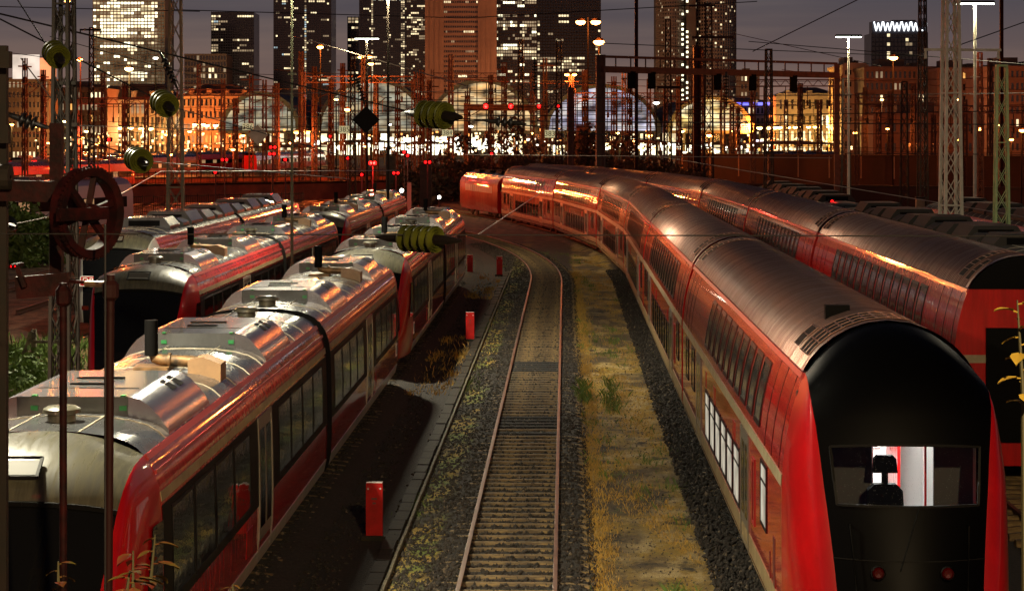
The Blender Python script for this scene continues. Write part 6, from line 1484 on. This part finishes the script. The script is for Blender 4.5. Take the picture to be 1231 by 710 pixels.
fb('post', at(68, 20.5, 148), at(68, 20.5, 352), .11); fb('post', at(3, 20.5, 55), at(3, 20.5, z=-.2), .09, .09, 'mast_dark')
fb('bracket', at(84, 20.2, 338), at(140, 20.0, 342), .03, .03); fb('bracket', at(84, 20.2, 231), at(92, 20.1, 262), .06, .10)
fb('bracket', at(20, 20.2, 320), at(30, 20.2, 345), .04, .04)
MB().lathe([(.02, -.06), (.12, -.06), (.12, .06), (.02, .06)], at(5, 20.2, 213), 14, 0, Matrix.Rotation(R(90), 3, 'Y')).build('pulley', M['mast_dark'], fr)
fb('box', at(5, 20.3, 62), at(5, 20.3, 82), .12, .12, 'mast_dark'); fb('box', at(5, 20.3, 150), at(5, 20.3, 172), .10, .10, 'mast_dark')
def rod(label, x0, x1, y0, y1, d, r, m, coup=None):
    t = thing('hanging_rod', label, 'rod'); MB().tube([at(x0, d, y0), at(x1, d, y1)], r, 10).build('rod', M[m], t, 50)
    if coup: MB().tube([at(x0, d, coup - 8), at(x0, d, coup - 3), at(x0, d, coup + 12), at(x0, d, coup + 16)], [r * 1.2, r * 2.0, r * 2.0, r * 1.2], 10).build('coupling', M[m], t)
rod('bright red iron rod hanging down in front of the nearest railcar', 76, 76, 340, 780, 19.6, .034, 'rust_red', 352)
rod('dark iron rod with red coupling right of the bright red rod', 133, 130, 330, 780, 19.4, .036, 'dark_rod', 345)
rod('thin black rod beside the dark iron rod', 126.5, 126.5, 270, 780, 19.3, .010, 'wire')
MB().tube([at(104, 20, 341), at(136, 19.6, 342)], .03, 8).build('tie_rod', M['olive_box'], fr)
# trestle of old timber at the foot of the mast
tr_ = thing('timber_trestle', 'pale leaning timber trestle in the weeds at the left', 'trestle', at(34, 66, z=0))
mb = MB(); mb.bar((-.45, 0, -.2), (.10, .1, 1.25), .16, .12); mb.build('leaning_leg', M['concrete'], tr_)
mb = MB(); mb.bar((.12, .2, -.2), (.12, .2, 1.3), .14); mb.build('upright_leg', M['concrete'], tr_)
mb = MB(); mb.bar((.0, .1, .95), (1.4, .1, .92), .12, .08); mb.bar((-.3, .15, .12), (1.2, .15, .2), .12, .08); mb.build('cross_bar', M['concrete'], tr_)

# ------------------------------------------------------------------ overhead wires and insulators
GW = 'overhead wires'
def wire(label, a, b, r, m='wire', sag=0.0, group=GW):
    t = thing('overhead_wire', label, 'wire', group=group); n = 12 if sag else 1; pts = []
    for k in range(n + 1):
        u = k / n; p = a + (b - a) * u; p.z -= sag * 4 * u * (1 - u); pts.append(p)
    MB().tube(pts, r, 5).build('wire', M[m], t, 60); return t
W2 = wire
def wl(label, x0, y0, d0, x1, y1, d1, wpx=1.2, m='wire', sag=0.0): return wire(label, at(x0, d0, y0), at(x1, d1, y1), wpx * (d0 + d1) / 4 / F, m, sag)
wl('thick dark cable from the upper left corner across the lit tower', -20, 12, 60, 310, 91, 62, 2.2)
wl('same dark cable run continuing down past the glass arch to the ribbed insulator', 310, 91, 62, 500, 136, 62, 1.8)
wl('dark cable running from the ribbed insulator to the right', 545, 141, 62, 900, 182, 70, 1.2)
wl('dark cable from the left edge through the three olive insulators', -10, 18, 60, 205, 128, 62, 2.0)
wl('dark cable end from the second olive insulator to the right', 205, 128, 62, 420, 190, 66, 1.2)
wl('steep dark cable from the upper edge down to the top insulator', 18, -5, 61, 58, 58, 60, 1.6)
wl('dark cable from the left edge to the lowest olive insulator', -10, 128, 58, 165, 190, 60, 1.8)
wl('thin wire from the lowest olive insulator over the roof units', 180, 194, 60, 420, 215, 75, 1.2)
wl('pale slack wire from the tension wheel up to the fence', 132, 241, 22, 193, 206, 60, 1.2, 'wire_pale')
wl('pale wire running flat above the fence', 193, 206, 60, 480, 205, 90, .9, 'wire_pale')
wl('ochre stay wire slanting between the dark masts', 25, 70, 62, 66, 124, 62, 1.6, 'wire_pale')
wl('pale rope to the insulator at the left edge', 18, 269, 24, 58, 261, 23, 1.2, 'wire_pale')
wl('long black wire stretched level across both red trains', -10, 281, 17, 1240, 284, 17, 1.6)
wl('dark wire level above the far coaches', 520, 145, 90, 1240, 150, 90, 1.3)
wl('pale wire dropping across the red locomotive to the track', 575, 282, 60, 655, 228, 90, 1.2, 'wire_pale')
wl('thin pale wire from the station to the pale mast', 560, 186, 120, 1000, 190, 100, .9, 'wire_pale')
wl('pale bright wire slanting from the sodium lamp to the central arch', 355, 44, 200, 560, 103, 220, 1.4, 'wire_pale')
wl('pale level wire before the arches', 300, 113, 150, 680, 108, 160, .9, 'wire_pale')
wl('dark wire rising to the upper right of the gantry', 905, 62, 150, 1035, -2, 140, 1.3)
wl('dark wire rising from the pale mast to the right edge', 1143, 58, 90, 1245, 22, 88, 1.3)
wl('dark wire crossing the sky at upper left', -10, 8, 100, 240, 14, 110, 1.1)
wl('dark wire crossing the sky before the dark glass tower', 210, 12, 110, 560, 22, 130, 1.1)
wl('dark wire over the brown tower and on to the right', 560, 22, 130, 910, 2, 140, 1.1)
wl('dark wire sloping before the zigzag tower', 720, 52, 150, 1100, 68, 160, 1.0)
wl('dark wire below the zigzag tower', 900, 50, 160, 1240, 78, 150, 1.0)
wl('dark wire in front of the brown blocks, upper', 700, 118, 170, 1240, 112, 150, .9)
wl('dark wire in front of the brown blocks, lower', 880, 139, 110, 1240, 133, 105, 1.2)
wl('thin wire under the long dark wall, slanting', 780, 186, 130, 1240, 262, 90, 1.0, 'wire_pale')
wl('dark wire above the long dark wall', 860, 183, 140, 1240, 186, 120, 1.0)
wl('thin dark wire sloping down from the round twin tower', 880, 40, 200, 1060, 80, 180, .8)
wl('dark contact wire over the left railcars', 60, 150, 70, 400, 160, 90, 1.0)
wl('thin dark wire above the small arch', 60, 44, 120, 330, 118, 140, .9)
wl('thin rust wire from the dark mast to the arches', 96, 96, 90, 200, 84, 140, .9, 'mast_rust')
for k in range(8):
    wl(['contact wire high before the towers', 'contact wire low over the orange ground', 'contact wire over the number plate at the left arch', 'contact wire over the number plate at the central arch', 'contact wire across the central arch', 'contact wire across the blue arch', 'contact wire before the yellow arch', 'contact wire near the lamp row'][k],
       (-10, 40, 250, 380, 480, 560, 650, 760)[k], (100, 178, 142, 136, 126, 140, 132, 148)[k], 200, (320, 330, 560, 700, 840, 900, 1000, 1100)[k], (108, 172, 138, 140, 132, 136, 140, 144)[k], 230, .8)

for k, (x0, y0, x1, y1, d) in enumerate([(110, 128, 520, 121, 260), (130, 146, 500, 150, 240), (200, 98, 560, 112, 280), (260, 132, 660, 128, 260), (330, 84, 720, 98, 300), (480, 118, 900, 124, 260), (560, 96, 960, 104, 300), (600, 150, 1040, 146, 240), (700, 128, 1130, 120, 250), (760, 96, 1231, 92, 280), (880, 118, 1231, 126, 230), (900, 160, 1231, 152, 220), (940, 84, 1231, 108, 260), (0, 62, 330, 90, 220), (0, 112, 260, 118, 230), (0, 160, 420, 146, 200)]):
    wl('thin catenary wire before the city, %s of the set by its left end' % (ORD + ['fifteenth', 'sixteenth'])[k], x0, y0, d, x1, y1, d + 20, .75, 'mast_rust' if k % 3 == 0 else 'wire', .4)
GI = 'ribbed insulators on the cables'
def insulator(label, px, py, d, axis, n, r, m='insul', gap=.11):
    """a string of bell-shaped discs along an axis, dark clamps at both ends"""
    t = thing('insulator', label, 'insulator', at(px, d, py), 0, GI); ax = Vector(axis).normalized()
    up = Vector((0, 0, 1)) if abs(ax.z) < .9 else Vector((1, 0, 0)); x = ax.cross(up).normalized(); y = ax.cross(x); Rm = Matrix((x, y, ax)).transposed()
    for k in range(n):
        c = ax * ((k - (n - 1) / 2) * gap)
        pr = [(r * .30, -.05), (r * .55, -.03), (r * .85, -.005), (r, .012), (r * .98, .03), (r * .82, .012), (r * .78, .035), (r * .62, .012), (r * .58, .04), (r * .40, .015), (r * .30, .05)]
        MB().lathe(pr, c, 28, 0, Rm).build('disc', M[m], t, 50)
    e = n * gap / 2 + .02
    MB().tube([ax * -e, ax * e], r * .22, 10).build('core_rod', M['insul_dark'], t)
    for s in (-1, 1): MB().tube([ax * s * e * .8, ax * s * (e + .10), ax * s * (e + .22)], [r * .40, r * .32, r * .12], 10).build('end_clamp', M['insul_dark'], t)
    return t
insulator('top olive insulator on the dark mast, below the sky', 67, 65, 24, at(110, 24.2, 92) - at(67, 24, 65) + FWD * -1.0, 3, .134)
insulator('second olive insulator, before the mast by the lit tower', 197, 124, 24, at(240, 24.2, 144) - at(197, 24, 124) + FWD * -1.0, 3, .134)
insulator('lowest olive insulator, above the roof of the leftmost railcar', 166, 192, 24, at(210, 24.2, 202) - at(166, 24, 192) + FWD * -1.0, 3, .134)
insulator('olive insulator cut by the left edge above the green bush', 4, 272, 24, at(-40, 24.2, 272) - at(4, 24, 272) + FWD * .5, 3, .125)
insulator('large ribbed insulator in front of the central arch', 521, 138, 24, at(600, 24, 146) - at(521, 24, 138) + FWD * -.75, 4, .150)
insulator('large ribbed insulator in front of the second railcar roof', 503, 287, 17, at(600, 17, 288) - at(503, 17, 287) + FWD * -.5, 5, .104, gap=.075)
insulator('dark insulator string at the left, before the shop lights', 33, 146, 40, at(60, 40, 155) - at(33, 40, 146), 3, .14, 'insul_dark')
insulator('small dark insulator right of the large ribbed one', 606, 147, 40, at(630, 40, 149) - at(606, 40, 147), 3, .10, 'insul_dark')
insulator('hanging dark insulator between the gantry masts', 643, 92, 150, (0, 0, 1), 9, .22, 'insul_dark', .22)
insulator('hanging dark insulator left of the green lit blocks, under the gantry', 873, 108, 150, (0, 0, 1), 9, .22, 'insul_dark', .22)
insulator('slanting dark insulator near the mast by the amber building', 203, 85, 60, at(212, 60, 104) - at(203, 60, 85), 6, .10, 'insul_dark', .12)
insulator('slanting dark insulator above the diamond board', 432, 105, 95, at(436, 95, 118) - at(432, 95, 105), 8, .14, 'insul_dark', .14)
